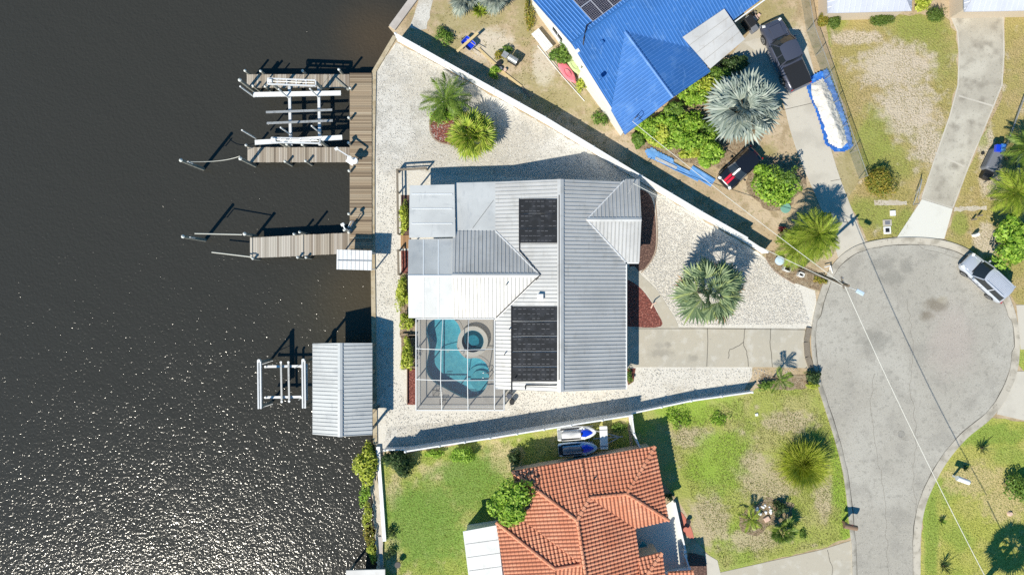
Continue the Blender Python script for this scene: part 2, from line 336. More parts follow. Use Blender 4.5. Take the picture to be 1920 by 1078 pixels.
mt['white_gel'] = M('white_gelcoat', (.78,.78,.76), .3, coat=.4)
mt['seat_grey'] = M('grey_vinyl_seat', (.16,.17,.20), .6)
mt['seat_white'] = M('white_vinyl_seat', (.60,.60,.60), .6)
mt['teal'] = M('teal_fabric', (.03,.30,.36), .7)
mt['pink'] = M('pink_kayak', (.70,.16,.20), .5, [('noise', 2, (.75,.3,.3), .5, .7, .6)])
mt['lime'] = M('lime_kayak', (.45,.55,.25), .5)
mt['brownbox'] = M('brown_mailbox', (.22,.14,.09), .6)
mt['green_box'] = M('green_cover', (.16,.34,.28), .7)
mt['red_clay'] = M('red_clay_pot', (.50,.16,.11), .8)
def leafmat(name, cols, rough=.55, tr=.25):
    return M(name, cols[0], rough, island=cols, trans=tr, spec=.3)
mt['leaf_mid'] = leafmat('mid_green_leaves', [(.05,.11,.02), (.10,.19,.025), (.16,.27,.04), (.22,.34,.06), (.07,.14,.02)])
mt['leaf_bright'] = leafmat('bright_green_leaves', [(.10,.21,.02), (.19,.36,.03), (.30,.47,.045), (.42,.58,.09), (.13,.26,.02)])
mt['leaf_lime'] = leafmat('yellow_green_leaves', [(.18,.24,.02), (.32,.40,.035), (.46,.52,.06), (.60,.62,.12), (.24,.31,.03)])
mt['leaf_dark'] = leafmat('dark_leaves', [(.02,.045,.015), (.035,.075,.02), (.06,.11,.03), (.10,.15,.05), (.03,.06,.02)])
mt['leaf_gold'] = leafmat('golden_leaves', [(.14,.17,.025), (.30,.26,.04), (.42,.30,.05), (.22,.25,.035), (.13,.18,.025)])
mt['leaf_topiary'] = leafmat('clipped_leaves', [(.06,.12,.02), (.11,.18,.03), (.15,.22,.04), (.08,.13,.02)])
mt['leaf_red'] = leafmat('red_leaves', [(.22,.02,.03), (.12,.02,.03), (.3,.04,.05)])
mt['palm_green'] = leafmat('palm_fronds', [(.06,.12,.02), (.13,.22,.03), (.20,.30,.05), (.27,.36,.07), (.10,.17,.03)], .45)
mt['palm_lime'] = leafmat('lime_palm_fronds', [(.15,.24,.025), (.28,.39,.04), (.42,.52,.07), (.38,.38,.09), (.20,.31,.03)], .45)
mt['palm_olive'] = leafmat('olive_palm_fronds', [(.08,.13,.07), (.14,.21,.11), (.22,.30,.15), (.30,.38,.20), (.11,.17,.09), (.38,.45,.17)], .4)
mt['palm_silver'] = leafmat('silver_palm_fronds', [(.17,.22,.19), (.27,.32,.28), (.36,.41,.36), (.21,.26,.22), (.45,.49,.43)], .45, .1)
mt['palm_dead'] = leafmat('dead_frond', [(.40,.26,.14), (.5,.34,.2), (.32,.2,.1)])
mt['bark'] = M('bark', (.17,.13,.09), .9, [('noise', 6, (.09,.07,.05), .45, .62, .8)], ('noise', 12, .8, .03))
mt['grass_blades'] = leafmat('grass_blades', [(.18,.25,.04), (.28,.35,.06), (.38,.40,.10), (.22,.31,.04)], .7)
mt['grass_dry'] = leafmat('dry_grass_blades', [(.28,.25,.10), (.37,.32,.15), (.20,.23,.05), (.42,.36,.20)], .7)
mt['stone'] = M('pale_stone', (.55,.53,.50), .9, island=[(.5,.48,.45), (.65,.64,.62), (.4,.36,.3)])
mt['pinkstone'] = M('coral_stone', (.60,.42,.34), .9)

# ---- water: dark tannin water with wind ripples
def water_mat():
    m = bpy.data.materials.new('canal_water'); m.use_nodes = True; t = m.node_tree; N = t.nodes; L = t.links; p = N['Principled BSDF']
    p.inputs['Roughness'].default_value = .155; p.inputs['IOR'].default_value = 1.33
    g = N.new('ShaderNodeNewGeometry').outputs['Position']
    prev = None; col = None
    base = (.037,.036,.031)
    for (px, py, r, c, f) in ((700, 70, 5.0, (.09,.062,.035), .5), (672, 560, 5.0, (.085,.06,.03), .6), (655, 590, 9, (.055,.05,.035), .6)):
        q = at(px, py, -1)
        vm = N.new('ShaderNodeVectorMath'); vm.operation = 'DISTANCE'; L.new(g, vm.inputs[0]); vm.inputs[1].default_value = q
        mr = N.new('ShaderNodeMapRange'); mr.interpolation_type = 'SMOOTHSTEP'; mr.inputs[1].default_value = r; mr.inputs[2].default_value = 0; mr.inputs[3].default_value = 0; mr.inputs[4].default_value = f
        L.new(vm.outputs['Value'], mr.inputs[0])
        mx = N.new('ShaderNodeMix'); mx.data_type = 'RGBA'; L.new(mr.outputs[0], mx.inputs[0])
        if col is None: mx.inputs[6].default_value = (*base, 1)
        else: L.new(col, mx.inputs[6])
        mx.inputs[7].default_value = (*c, 1); col = mx.outputs[2]
    L.new(col, p.inputs['Base Color'])
    for sc_, st, ds, stretch, rz in WAVES:
        mp = N.new('ShaderNodeMapping'); mp.vector_type = 'TEXTURE'; mp.inputs['Rotation'].default_value = (0, 0, rz); mp.inputs['Scale'].default_value = stretch
        L.new(g, mp.inputs[0])
        n = N.new('ShaderNodeTexNoise'); n.inputs['Scale'].default_value = sc_; n.inputs['Detail'].default_value = 1.5; n.inputs['Distortion'].default_value = .4; L.new(mp.outputs[0], n.inputs['Vector'])
        b = N.new('ShaderNodeBump'); b.inputs['Strength'].default_value = st; b.inputs['Distance'].default_value = ds; L.new(n.outputs[0], b.inputs['Height'])
        if prev: L.new(prev, b.inputs['Normal'])
        prev = b.outputs[0]
    L.new(prev, p.inputs['Normal'])
    return m
WAVES = [(4.3, 1.0, .046, (1, 1, 1), .4), (.9, 1.0, .03, (1, 1.6, 1), 1.1), (8.5, 1.0, .013, (1, 1, 1), 0), (.16, 1.0, .09, (1, 2.2, 1), .9)]
mt['water'] = water_mat()
def pool_water():
    m = bpy.data.materials.new('pool_water'); m.use_nodes = True; t = m.node_tree; N = t.nodes; L = t.links
    N.remove(N['Principled BSDF'])
    tr = N.new('ShaderNodeBsdfTransparent'); tr.inputs[0].default_value = (.62,.84,.88, 1)
    gl = N.new('ShaderNodeBsdfGlossy'); gl.inputs['Roughness'].default_value = .08
    n = N.new('ShaderNodeTexNoise'); n.inputs['Scale'].default_value = 1.5; b = N.new('ShaderNodeBump'); b.inputs['Strength'].default_value = .3; b.inputs['Distance'].default_value = .05
    L.new(n.outputs[0], b.inputs['Height']); L.new(b.outputs[0], gl.inputs['Normal'])
    fr = N.new('ShaderNodeFresnel'); fr.inputs[0].default_value = 1.33; L.new(b.outputs[0], fr.inputs['Normal'])
    ms = N.new('ShaderNodeMixShader'); L.new(fr.outputs[0], ms.inputs[0]); L.new(tr.outputs[0], ms.inputs[1]); L.new(gl.outputs[0], ms.inputs[2])
    L.new(ms.outputs[0], N['Material Output'].inputs[0]); return m
mt['pool_water'] = pool_water()

rnd = random.Random(7)
def rough_edge(pts, amp=3, step=14, seed=1, closed=True):
    r_ = random.Random(seed); out = []
    n = len(pts)
    for i in range(n if closed else n-1):
        a, b = pts[i], pts[(i+1) % n]; d = math.hypot(b[0]-a[0], b[1]-a[1]); k = max(1, int(d/step)) if d < 1500 else 1
        for j in range(k):
            t = j/k; jx = r_.uniform(-amp, amp) if (j or amp > 4) else 0; jy = r_.uniform(-amp, amp) if (j or amp > 4) else 0
            out.append((a[0]+(b[0]-a[0])*t+jx, a[1]+(b[1]-a[1])*t+jy))
    if not closed: out.append(pts[-1])
    return out
def smooth_path(pts, k=4, closed=False):
    """Catmull-Rom"""
    out = []; n = len(pts)
    rng = range(n) if closed else range(n-1)
    for i in rng:
        p0 = pts[(i-1) % n] if closed or i > 0 else pts[0]; p1 = pts[i]; p2 = pts[(i+1) % n]; p3 = pts[(i+2) % n] if closed or i+2 < n else pts[-1]
        for j in range(k):
            t = j/k
            out.append(tuple(.5*((2*p1[c])+(-p0[c]+p2[c])*t+(2*p0[c]-5*p1[c]+4*p2[c]-p3[c])*t*t+(-p0[c]+3*p1[c]-3*p2[c]+p3[c])*t**3) for c in (0, 1)))
    if not closed: out.append(pts[-1])
    return out
def sheet(name, pts, z, m, kind='structure', hole=None):
    if hole:
        from mathutils.geometry import tessellate_polygon
        lo = [Vector((at(x, y).x, at(x, y).y, z)) for x, y in pts]; li = [Vector((at(x, y).x, at(x, y).y, z)) for x, y in hole]
        tr = tessellate_polygon([lo, li]); al = lo + li; mb = MB()
        fs = []
        for t in tr:
            a, b, c = (al[k] for k in t)
            fs.append(t if (b-a).cross(c-a).z > 0 else (t[0], t[2], t[1]))
        mb.add(al, fs); return tag(mb.build(name, m, origin=(0, 0, z)), kind=kind)
    v = [at(x, y, 0) for x, y in pts]
    a = sum(v[i].x * v[(i+1) % len(v)].y - v[(i+1) % len(v)].x * v[i].y for i in range(len(v)))
    if a < 0: v.reverse()
    o = MB().poly([(p.x, p.y, z) for p in v]).build(name, m, origin=(0, 0, z))
    tag(o, kind=kind); return o
def strip(mb, path, wd, z, mi=0, th=.01):
    """ribbon of width wd (m) along a path in image pixels"""
    q = [at(x, y, 0) for x, y in path]
    L_, R_ = [], []
    for i, p in enumerate(q):
        d = (q[min(i+1, len(q)-1)] - q[max(i-1, 0)]); d.z = 0; d.normalize(); n_ = Vector((-d.y, d.x, 0))
        w_ = wd if not callable(wd) else wd(i/(len(q)-1))
        L_.append(p + n_*w_/2 + Vector((0,0,z))); R_.append(p - n_*w_/2 + Vector((0,0,z)))
    n = len(q)
    mb.add(L_+R_, [(i, i+n, i+1+n, i+1) for i in range(n-1)], mi); return mb

# ------------------------------------------------------------------ setting: water, land, road
SHORE = [(1000,-2600),(1000,-420),(782,-6),(728,51),(741,66),(700,134),(697,440),(699,600),(702,832),(707,880),(718,1010),(722,1085),(722,6000)]
o = sheet('canal_water', [(x + 14, y) for x, y in SHORE] + [(-14000,6000),(-14000,-2600)], -1.0, mt['water'])
POOL = [(400,240),(350,272),(330,335),(343,410),(352,480),(338,550),(328,610),(340,670),(390,730),(470,775),(560,825),(640,855),(715,848),(775,800),(808,730),(818,650),(798,590),(750,550),(700,542),(640,545),(595,505),(566,450),(580,395),(596,340),(582,290),(552,252),(520,235),(460,230)]
POOL = smooth_path([(720+x/4.146, 540+y/4.146) for x, y in POOL], 3, True)
sheet('ground', SHORE + [(16000,6000),(16000,-2600)], 0, mt['soil'], hole=POOL)
sheet('lawn', rough_edge([(712,862),(775,848),(900,826),(1040,803),(1176,778),(1182,840),(1180,1400),(722,1400),(716,1000)], 2, 12, 3), .006, mt['lawn_green'])
sheet('lawn', rough_edge([(1186,775),(1290,752),(1405,738),(1440,715),(1530,712),(1560,790),(1583,880),(1597,1005),(1540,1028),(1350,1074),(1338,1052),(1318,1028),(1302,1008),(1296,975),(1276,945),(1186,840)], 2, 12, 4), .006, mt['lawn_patchy'])
sheet('lawn', rough_edge([(1724,1500),(1724,1060),(1733,950),(1752,903),(1776,860),(1812,818),(1860,783),(1920,790),(2200,800),(2200,1500)], 2, 12, 5), .006, mt['lawn_right'])
sheet('lawn', rough_edge([(1530,-300),(1548,40),(1560,110),(1590,230),(1622,330),(1590,372),(1628,455),(1700,440),(1722,378),(1775,240),(1795,150),(1793,60),(1770,30),(1560,26)], 3, 12, 6), .006, mt['lawn_dry'])
sheet('lawn', rough_edge([(1882,-200),(1884,60),(1880,180),(1835,270),(1790,392),(1772,447),(1850,498),(1885,545),(1905,570),(2300,570),(2300,-200)], 3, 12, 7), .006, mt['lawn_dry'])
sheet('lawn', rough_edge([(1906,680),(1909,640),(2200,640),(2200,692),(1920,696)], 1, 12, 8), .006, mt['lawn_right'])
sheet('shell_path', rough_edge([(768,52),(800,55),(812,0),(860,-300),(790,-300),(785,0)], 3, 10, 14), .012, mt['gravel_grey'])
# gravel yard round the main house
sheet('gravel_yard', rough_edge([(743,80),(800,110),(880,156),(1020,234),(1195,340),(1305,404),(1428,478),(1452,505),(1485,530),(1528,545),(1533,580),(1526,612),(1410,640),(1410,705),(1395,733),(1180,772),(920,814),(770,838),(712,848),(704,832),(702,600),(700,440),(704,136)], 1.5, 10, 9), .014, mt['gravel'], hole=POOL)
sheet('gravel_yard', rough_edge([(743,80),(800,110),(880,156),(1020,234),(1100,280),(1180,330),(1050,336),(900,330),(760,320),(720,330),(704,300),(704,136)], 3, 10, 19), .018, mt['gravel_grey'])
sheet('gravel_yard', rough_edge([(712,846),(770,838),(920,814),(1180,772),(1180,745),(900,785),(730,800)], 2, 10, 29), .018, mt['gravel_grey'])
# road
KO = smooth_path([(1599,1500),(1598,1078),(1594,1000),(1583,900),(1567,830),(1545,760),(1530,710),(1521,650),(1524,600),(1540,540),(1562,495),(1600,464),(1650,450),(1705,446),(1760,450),(1812,467),(1852,500),(1886,547),(1905,600),(1910,650),(1904,700),(1882,750),(1855,785),(1812,820),(1776,862),(1750,907),(1733,950),(1725,1000),(1724,1078),(1724,1500)], 5)
sheet('road', KO, .022, mt['asphalt'])
mb = MB()
q = [at(x, y) for x, y in KO]; n = len(q); rings = []
for i in range(n):
    d = (q[min(i+1, n-1)] - q[max(i-1, 0)]).normalized(); nn = Vector((d.y, -d.x, 0))   # inward
    w_ = .55 if 40 < i < 90 or i > 95 else .35
    rings.append([q[i] - nn*.03 + Vector((0,0,.0)), q[i] - nn*.03 + Vector((0,0,.11)), q[i] + nn*.16 + Vector((0,0,.10)), q[i] + nn*.30 + Vector((0,0,.045)), q[i] + nn*w_ + Vector((0,0,.030)), q[i] + nn*w_ + Vector((0,0,.0))])
mb.loft(rings, 0, True, False)
tag(mb.build('kerb', mt['kerb'], smooth=True), kind='structure')
mb = MB()
inner = []
for i in range(n):
    d = (q[min(i+1, n-1)] - q[max(i-1, 0)]).normalized(); nn = Vector((d.y, -d.x, 0)); w_ = .58 if 40 < i < 90 or i > 95 else .38
    p = q[i] + nn*(w_+.02*math.sin(i*1.7)); inner.append((p.x*PXM+960, 539-p.y*PXM))
strip(mb, inner, lambda t: .05+.03*math.sin(t*90), .0285)
tag(mb.build('kerb_joint', mt['joint']), kind='structure')
mb = MB()
for k, path in enumerate([[(1700,560),(1712,640),(1705,720),(1718,800),(1712,900),(1722,1000)], [(1652,880),(1660,960),(1666,1078),(1668,1300)], [(1620,470),(1700,455),(1740,470),(1800,485),(1840,520)], [(1640,700),(1632,760),(1640,830),(1650,880)]]):
    strip(mb, rough_edge(path, 2.5, 9, 40+k, False), .026, .027)
tag(mb.build('road_crack', mt['crack']), kind='structure')
# driveways and paths
def drive(name, pts, m_, z, joints=(), jw=.04, th=None):
    o = sheet(name, pts, z, mt[m_])
    if joints:
        mb = MB()
        for i, jn in enumerate(joints): strip(mb, jn, jw, z+.004)
        tag(mb.build('joint', mt['joint']), kind='structure')
    return o
drive('driveway', [(1150,614),(1270,614),(1509,616),(1511,640),(1516,690),(1440,688),(1190,688),(1150,688)], 'concrete', .030,
      [[(1326,615),(1327,640),(1325,687)], rough_edge([(1397,615),(1394,640),(1400,665),(1403,687)], 1.5, 6, 3, False), rough_edge([(1445,616),(1444,650),(1448,688)], 1, 8, 4, False), rough_edge([(1394,641),(1380,650),(1368,655),(1365,672)], 1, 5, 5, False), [(1190,616),(1320,616),(1509,618)]], .05)
drive('apron', [(1511,616),(1528,612),(1522,650),(1532,695),(1518,690)], 'soil', .028)
drive('front_walk', smooth_path([(1190,500),(1203,517),(1228,540),(1252,575),(1272,614),(1240,614),(1233,585),(1215,555),(1196,535),(1176,522),(1176,505)], 4, True), 'concrete', .031)
drive('driveway', smooth_path([(1395,80),(1440,120),(1465,180),(1480,240),(1500,300),(1530,370),(1558,440),(1572,487)], 4) + smooth_path([(1624,459),(1600,400),(1570,320),(1545,230),(1530,150),(1500,60),(1460,60)], 4), 'concrete_pale', .028,
      [[(1585,409),(1590,420)], [(1557,340),(1578,336)], [(1462,208),(1540,190)]])
drive('driveway', [(1398,70),(1370,105),(1440,200),(1500,165),(1470,60),(1420,45)], 'concrete', .0265)
drive('driveway', smooth_path([(1782,30),(1795,60),(1798,100),(1796,160),(1780,220),(1752,300),(1728,372)], 4) + smooth_path([(1786,390),(1820,300),(1862,200),(1878,160),(1882,100),(1880,30)], 4), 'concrete_old', .028,
      [], .05)
mb = MB()
for a_, b_ in (((1753,287),(1808,313)),((1797,180),(1864,200)),((1728,372),(1786,390))): strip(mb, [a_, b_], .14, .032)
strip(mb, [(1782,30),(1795,60),(1798,100),(1796,160),(1780,220),(1752,300),(1728,372)], .12, .034); strip(mb, [(1786,390),(1820,300),(1862,200),(1878,160),(1882,100),(1880,30)], .12, .034)
tag(mb.build('driveway_border', mt['concrete_pale']), kind='structure')
drive('driveway', [(1728,374),(1786,392),(1770,448),(1720,446),(1681,446)], 'concrete_new', .034)
drive('driveway', [(1782,30),(1880,30),(1882,-200),(1790,-200)], 'concrete_pale', .027)
drive('driveway', [(1905,572),(1908,600),(1913,655),(2200,655),(2200,565)], 'concrete_pale', .028)
drive('driveway', [(1906,696),(1868,776),(1920,788),(2200,800),(2200,690)], 'concrete_pale', .028)
drive('driveway', [(1598,1012),(1540,1030),(1335,1076),(1330,1300),(1600,1300)], 'concrete', .026, [rough_edge([(1551,1030),(1560,1060),(1560,1300)], 1.5, 7, 9, False)])
drive('front_walk', [(1322,1036),(1345,1050),(1352,1080),(1330,1300),(1320,1300)], 'concrete_pale', .029)
drive('shell_path', rough_edge([(1638,375),(1700,377),(1700,385),(1640,386)], 1.5, 6, 1), 'soil_white', .014)
drive('shell_path', rough_edge([(1790,388),(1850,386),(1850,394),(1788,397)], 1.5, 6, 2), 'soil_white', .014)
# planting beds
sheet('mulch_bed', smooth_path([(1176,524),(1196,536),(1214,556),(1231,584),(1239,612),(1176,612)], 4, False), .033, mt['mulch_red'])
sheet('mulch_bed', smooth_path([(1196,355),(1215,362),(1226,385),(1230,430),(1228,470),(1215,495),(1200,508),(1180,500),(1180,360)], 4, True), .028, mt['mulch_dark'])
sheet('mulch_bed', smooth_path([(806,225),(808,250),(822,266),(850,272),(880,270),(895,245),(880,215),(850,205),(820,205)], 4, True), .026, mt['mulch_red'])
for pts, m_ in (([(752,366),(770,366),(770,445),(752,445)], 'mulch_dark'), ([(752,470),(768,470),(768,512),(752,512)], 'mulch_red'), ([(750,512),(780,512),(782,632),(750,632)], 'mulch_brown'), ([(764,690),(782,690),(782,758),(764,758)], 'mulch_red'), ([(752,630),(782,630),(782,692),(752,692)], 'mulch_brown'), ([(1174,690),(1192,690),(1188,715),(1178,722)], 'mulch_red')):
    sheet('mulch_bed', rough_edge(pts, 1, 8, 3), .026, mt[m_])
sheet('planting_bed', smooth_path([(1436,480),(1448,470),(1490,490),(1556,522),(1545,545),(1520,540),(1490,530),(1465,515),(1448,502)], 3, True), .02, mt['mulch_brown'])
sheet('planting_bed', rough_edge([(1430,700),(1470,706),(1530,700),(1538,720),(1500,730),(1420,728)], 2, 8, 5), .02, mt['mulch_brown'])
sheet('planting_bed', rough_edge([(1405,320),(1440,292),(1500,300),(1512,350),(1470,395),(1430,390),(1400,360)], 4, 10, 5), .012, mt['mulch_brown'])
sheet('planting_bed', rough_edge([(1180,250),(1330,140),(1400,100),(1440,180),(1430,260),(1370,320),(1260,300),(1200,280)], 4, 10, 6), .008, mt['mulch_brown'])
sheet('planting_bed', rough_edge([(1440,300),(1450,220),(1475,190),(1500,310)], 3, 10, 6), .009, mt['soil'])
sheet('mulch_bed', smooth_path([(1290,1036),(1312,1040),(1325,1060),(1325,1200),(1290,1200)], 3), .03, mt['mulch_dark'])
sheet('mulch_bed', smooth_path([(1275,960),(1282,965),(1296,990),(1300,1010),(1285,1002),(1278,985)], 3, True), .03, mt['red_clay'])
sheet('planting_bed', rough_edge([(1385,965),(1440,930),(1490,945),(1480,975),(1440,985),(1420,1005),(1390,995)], 3, 8, 6), .014, mt['mulch_brown'])
mb = MB()
strip(mb, smooth_path([(806,225),(808,250),(822,266),(850,272),(870,270)], 4), .12, .06); strip(mb, smooth_path([(1228,372),(1232,430),(1229,472),(1215,497),(1202,511)], 4), .10, .06)
strip(mb, smooth_path([(1436,484),(1448,503),(1465,517),(1490,532)], 4), .12, .05)
tag(mb.build('bed_edging', mt['edging']), kind='structure')

# loose edging bricks of the drive's street end
mb = MB()
for a_, b_ in (((1517,614),(1512,640)),((1512,641),(1514,668)),((1514,669),(1521,689))):
    mb.bar(at(*a_, .08), at(*b_, .08), .45, .14)
tag(mb.build('drainage_gutter', mt['wood_dark']), kind='structure')

# ------------------------------------------------------------------ seawalls
def wall_cap(name, label, path, wd, z, m_, depth=2.2):
    q = [at(x, y, 0) for x, y in path]; rings = []
    for i, p in enumerate(q):
        d = (q[min(i+1, len(q)-1)] - q[max(i-1, 0)]).normalized(); n_ = Vector((-d.y, d.x, 0))*wd/2
        rings.append([p-n_+Vector((0,0,-depth)), p+n_+Vector((0,0,-depth)), p+n_+Vector((0,0,z)), p-n_+Vector((0,0,z))])
    o = MB().loft(rings).build(name, mt[m_], origin=q[0]); return tag(o, label, 'seawall')
wall_cap('seawall', 'long tan seawall edging the white gravel yard beside the docks', [(741,69),(702,135),(699,300),(699,440),(701,600),(704,832)], .36, .13, 'seawall')
wall_cap('seawall', 'wide grey concrete seawall cap at the top beside the sandy yard', [(905,-190),(780,-6),(736,54)], .62, .22, 'seawall_grey')
wall_cap('seawall', 'narrow white seawall cap along the green lawn and shoreline shrubs', [(710,836),(712,872),(722,1012)], .30, .30, 'vinyl')
wall_cap('seawall', 'grey lower seawall behind the shoreline shrubs at the bottom', [(713,1005),(718,1085),(720,1400)], .30, .12, 'seawall_grey')

ba = rough_edge([(706,872),(711,930),(717,1005),(719,1090)], 1, 6, 3, False); bb = rough_edge([(692,872),(696,930),(701,1005),(706,1090)], 3, 6, 4, False)
mb = MB(); n_ = min(len(ba), len(bb)); rg = []
for i in range(n_): 
    p0, p1 = at(*ba[i], .22), at(*bb[i], -1.1); rg.append([p0, p0.lerp(p1,.35)+Vector((0,0,.1*math.sin(i*1.3))), p0.lerp(p1,.7)+Vector((0,0,.12*math.cos(i*1.9))), p1])
mb.loft(rg, 0, False, False); tag(mb.build('shell_bank', mt['soil_white'], smooth=True), kind='structure')
# ------------------------------------------------------------------ roofs
def up_normal(p):
    n_ = Vector((0,0,0))
    for i in range(len(p)):
        a, b = p[i], p[(i+1) % len(p)]
        n_ += Vector(((a.y-b.y)*(a.z+b.z), (a.z-b.z)*(a.x+b.x), (a.x-b.x)*(a.y+b.y)))
    n_.normalize(); return n_ if n_.z > 0 else -n_
def slope(mb, pts, prof, pitch, row=None, row_h=.0, mats=None, normal=None, down=None, slab=.12, lift=.0, slabmat=0):
    """metal ribs or tiles laid down a convex roof slope. prof: list of (u0..1, height, matindex)"""
    P_ = [Vector(p) for p in pts]; n_ = normal or up_normal(P_); c = sum(P_, Vector())/len(P_)
    d = down or (Vector((0,0,-1)) - n_*(-n_.z)); 
    if d.length < 1e-3: d = Vector((0,-1,0))
    d.normalize(); u = d.cross(n_).normalized()
    P_ = [p - n_*((p-c).dot(n_)) for p in P_]
    us = [p.dot(u) for p in P_]; vs_ = [p.dot(d) for p in P_]; h0 = c.dot(n_)
    u0 = math.floor(min(us)/pitch)*pitch; u1 = max(us)
    cols = []
    k = 0
    while u0 + k*pitch < u1 + pitch:
        for (f, h, mi) in prof: cols.append((u0+(k+f)*pitch, h, mi))
        k += 1
    if row:
        v0 = math.floor(min(vs_)/row)*row; rows = []
        j = 0
        while v0 + j*row < max(vs_)+row:
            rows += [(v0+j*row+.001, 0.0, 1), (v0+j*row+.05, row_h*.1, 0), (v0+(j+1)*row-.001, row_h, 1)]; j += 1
    else: rows = [(min(vs_)-.1, 0, 0), (max(vs_)+.1, 0, 0)]
    bm = bmesh.new(); grid = []
    for (vv, rh, _) in rows:
        grid.append([bm.verts.new(u*uu + d*vv + n_*(h0 + hh + rh + lift)) for (uu, hh, _) in cols])
    for i in range(len(rows)-1):
        for j in range(len(cols)-1):
            f = bm.faces.new((grid[i][j], grid[i][j+1], grid[i+1][j+1], grid[i+1][j]))
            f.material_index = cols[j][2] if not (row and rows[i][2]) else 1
    ctr = sum(P_, Vector())/len(P_)
    for i in range(len(P_)):
        a, b = P_[i], P_[(i+1) % len(P_)]
        if (b-a).length < .01: continue
        en = (b-a).cross(n_).normalized()
        if en.dot(ctr - a) > 0: en = -en
        bmesh.ops.bisect_plane(bm, geom=bm.verts[:]+bm.edges[:]+bm.faces[:], plane_co=a, plane_no=en, clear_outer=True, dist=1e-5)
    bm.verts.index_update()
    V = [v.co.copy() for v in bm.verts]
    for f in bm.faces:
        if f.normal.dot(n_) < 0 and f.normal.z < 0: f.normal_flip()
    b = len(mb.v); mb.v.extend([tuple(v) for v in V])
    for f in bm.faces: mb.f.append(tuple(x.index + b for x in f.verts)); mb.m.append(f.material_index)
    bm.free()
    if slab: mb.prism([p - n_*.015 for p in P_], slab, slabmat)
RIB = [(0, 0, 1), (.10, .055, 0), (.20, .055, 1), (.30, 0, 0)]
RIBL = [(0, 0, 0), (.12, .05, 0), (.24, .05, 1), (.34, 0, 0)]
BARREL = [(0, 0, 0), (.14, .055, 0), (.30, .08, 0), (.48, .075, 0), (.64, .045, 0), (.76, .0, 1), (.88, -.01, 1)]

# main house: plan points in image pixels scaled to ground level, relative to the centre
def pp(x, y, z): return Vector((x/PXM, -y/PXM, z))
EZ, RZ = 2.4, 3.8
XW, XR, XE, YN, YS = -29.7, 85.0, 204.2, -189.5, 182.5
AX, AY, AZ = 49.5, -21.5, 3.37
BX, BY, BZ = 132.0, -120.0, 3.25
house = thing('metal_roof_house', 'large white and blue-grey metal roofed house in the gravel yard with a screened pool', 'house', pp(85, 0, 0))
hm = [mt['roof'], mt['seam']]; he = [mt['roof'], mt['seam']]
mb = MB()
slope(mb, [pp(XW,YN,EZ), pp(XR,YN,RZ), pp(XR,AY,RZ), pp(AX,AY,AZ), pp(XW,-100.5,EZ)], RIB, .31, slab=.10)
slope(mb, [pp(XW,57.5,EZ), pp(AX,AY,AZ), pp(XR,AY,RZ), pp(XR,YS,RZ), pp(XW,YS,EZ)], RIB, .31, slab=.10)
mb.build('roof', hm, house)
mb = MB()
slope(mb, [pp(XR,YN,RZ), pp(199.5,YN,EZ+.05), pp(BX,BY,BZ), pp(XR,BY,RZ)], RIB, .31, slab=.10)
slope(mb, [pp(XR,BY,RZ), pp(BX,BY,BZ), pp(XE,-45.5,EZ), pp(XE,YS,EZ), pp(XR,YS,RZ)], RIB, .31, slab=.10)
mb.build('roof', he, house)
mb = MB()   # west cross gable
XG = -106
slope(mb, [pp(XG,-101.5,EZ), pp(XW,-101.5,EZ), pp(AX,AY,AZ+.02), pp(XG,AY,AZ+.02)], RIB, .31, slab=.10)
mb.build('roof', he, house)
mb = MB()
slope(mb, [pp(XG,AY,AZ+.02), pp(AX,AY,AZ+.02), pp(XW,56.5,EZ), pp(XG,56.5,EZ)], RIB, .31, slab=.10)
mb.build('roof', hm, house)
mb = MB()   # east cross gable
slope(mb, [pp(BX,BY,BZ+.02), pp(229,BY,BZ+.02), pp(229,-194.6,EZ-.02), pp(XE,-194.6,EZ-.02)], RIB, .31, slab=.10)
mb.build('roof', he, house)
mb = MB()
slope(mb, [pp(BX,BY,BZ+.02), pp(XE,-45.4,EZ), pp(229,-45.4,EZ), pp(229,BY,BZ+.02)], RIB, .31, slab=.10)
mb.build('roof', hm, house)
def cap(mb, a, b, wd=.30, th=.035, mi=0):
    a, b = Vector(a), Vector(b); d = (b-a).normalized(); sd = d.cross(Vector((0,0,1))).normalized()*wd/2
    up = Vector((0,0,th)); lo = Vector((0,0,-.035))
    mb.add([a+up, a+sd+lo, b+sd+lo, b+up, b-sd+lo, a-sd+lo], [(0,1,2,3), (0,3,4,5)], mi)
mb = MB()
L_ = Vector((0,0,.075))
for a_, b_, w_ in ((pp(XR,YN,RZ), pp(XR,YS,RZ), .52), (pp(XG,AY,AZ), pp(AX,AY,AZ), .36), (pp(BX,BY,BZ), pp(229,BY,BZ), .34)):
    mb = MB(); cap(mb, a_+L_, b_+L_, w_); mb.build('ridge_cap', mt['roof'], house)
mb = MB()   # valley flashing and gutters
for a_, b_ in ((pp(AX,AY,AZ), pp(XW,57.5,EZ)), (pp(BX,BY,BZ), pp(XE,-45.5,EZ)), (pp(AX,AY,AZ), pp(XW,-101,EZ)), (pp(BX,BY,BZ), pp(201,-192,EZ))):
    MB().bar(a_+Vector((0,0,.045)), b_+Vector((0,0,.045)), .09, .05).build('valley_flashing', mt['alu'], house)
mb = MB()
for a_, b_ in ((pp(XE+1.3,-42,EZ-.05), pp(XE+1.3,YS,EZ-.05)), (pp(XW-1,60,EZ-.05), pp(XW-1,YS,EZ-.05)), (pp(XE+3,-44,EZ-.05), pp(228,-44,EZ-.05))):
    MB().bar(a_, b_, .11, .10).build('gutter', mt['frame'], house)
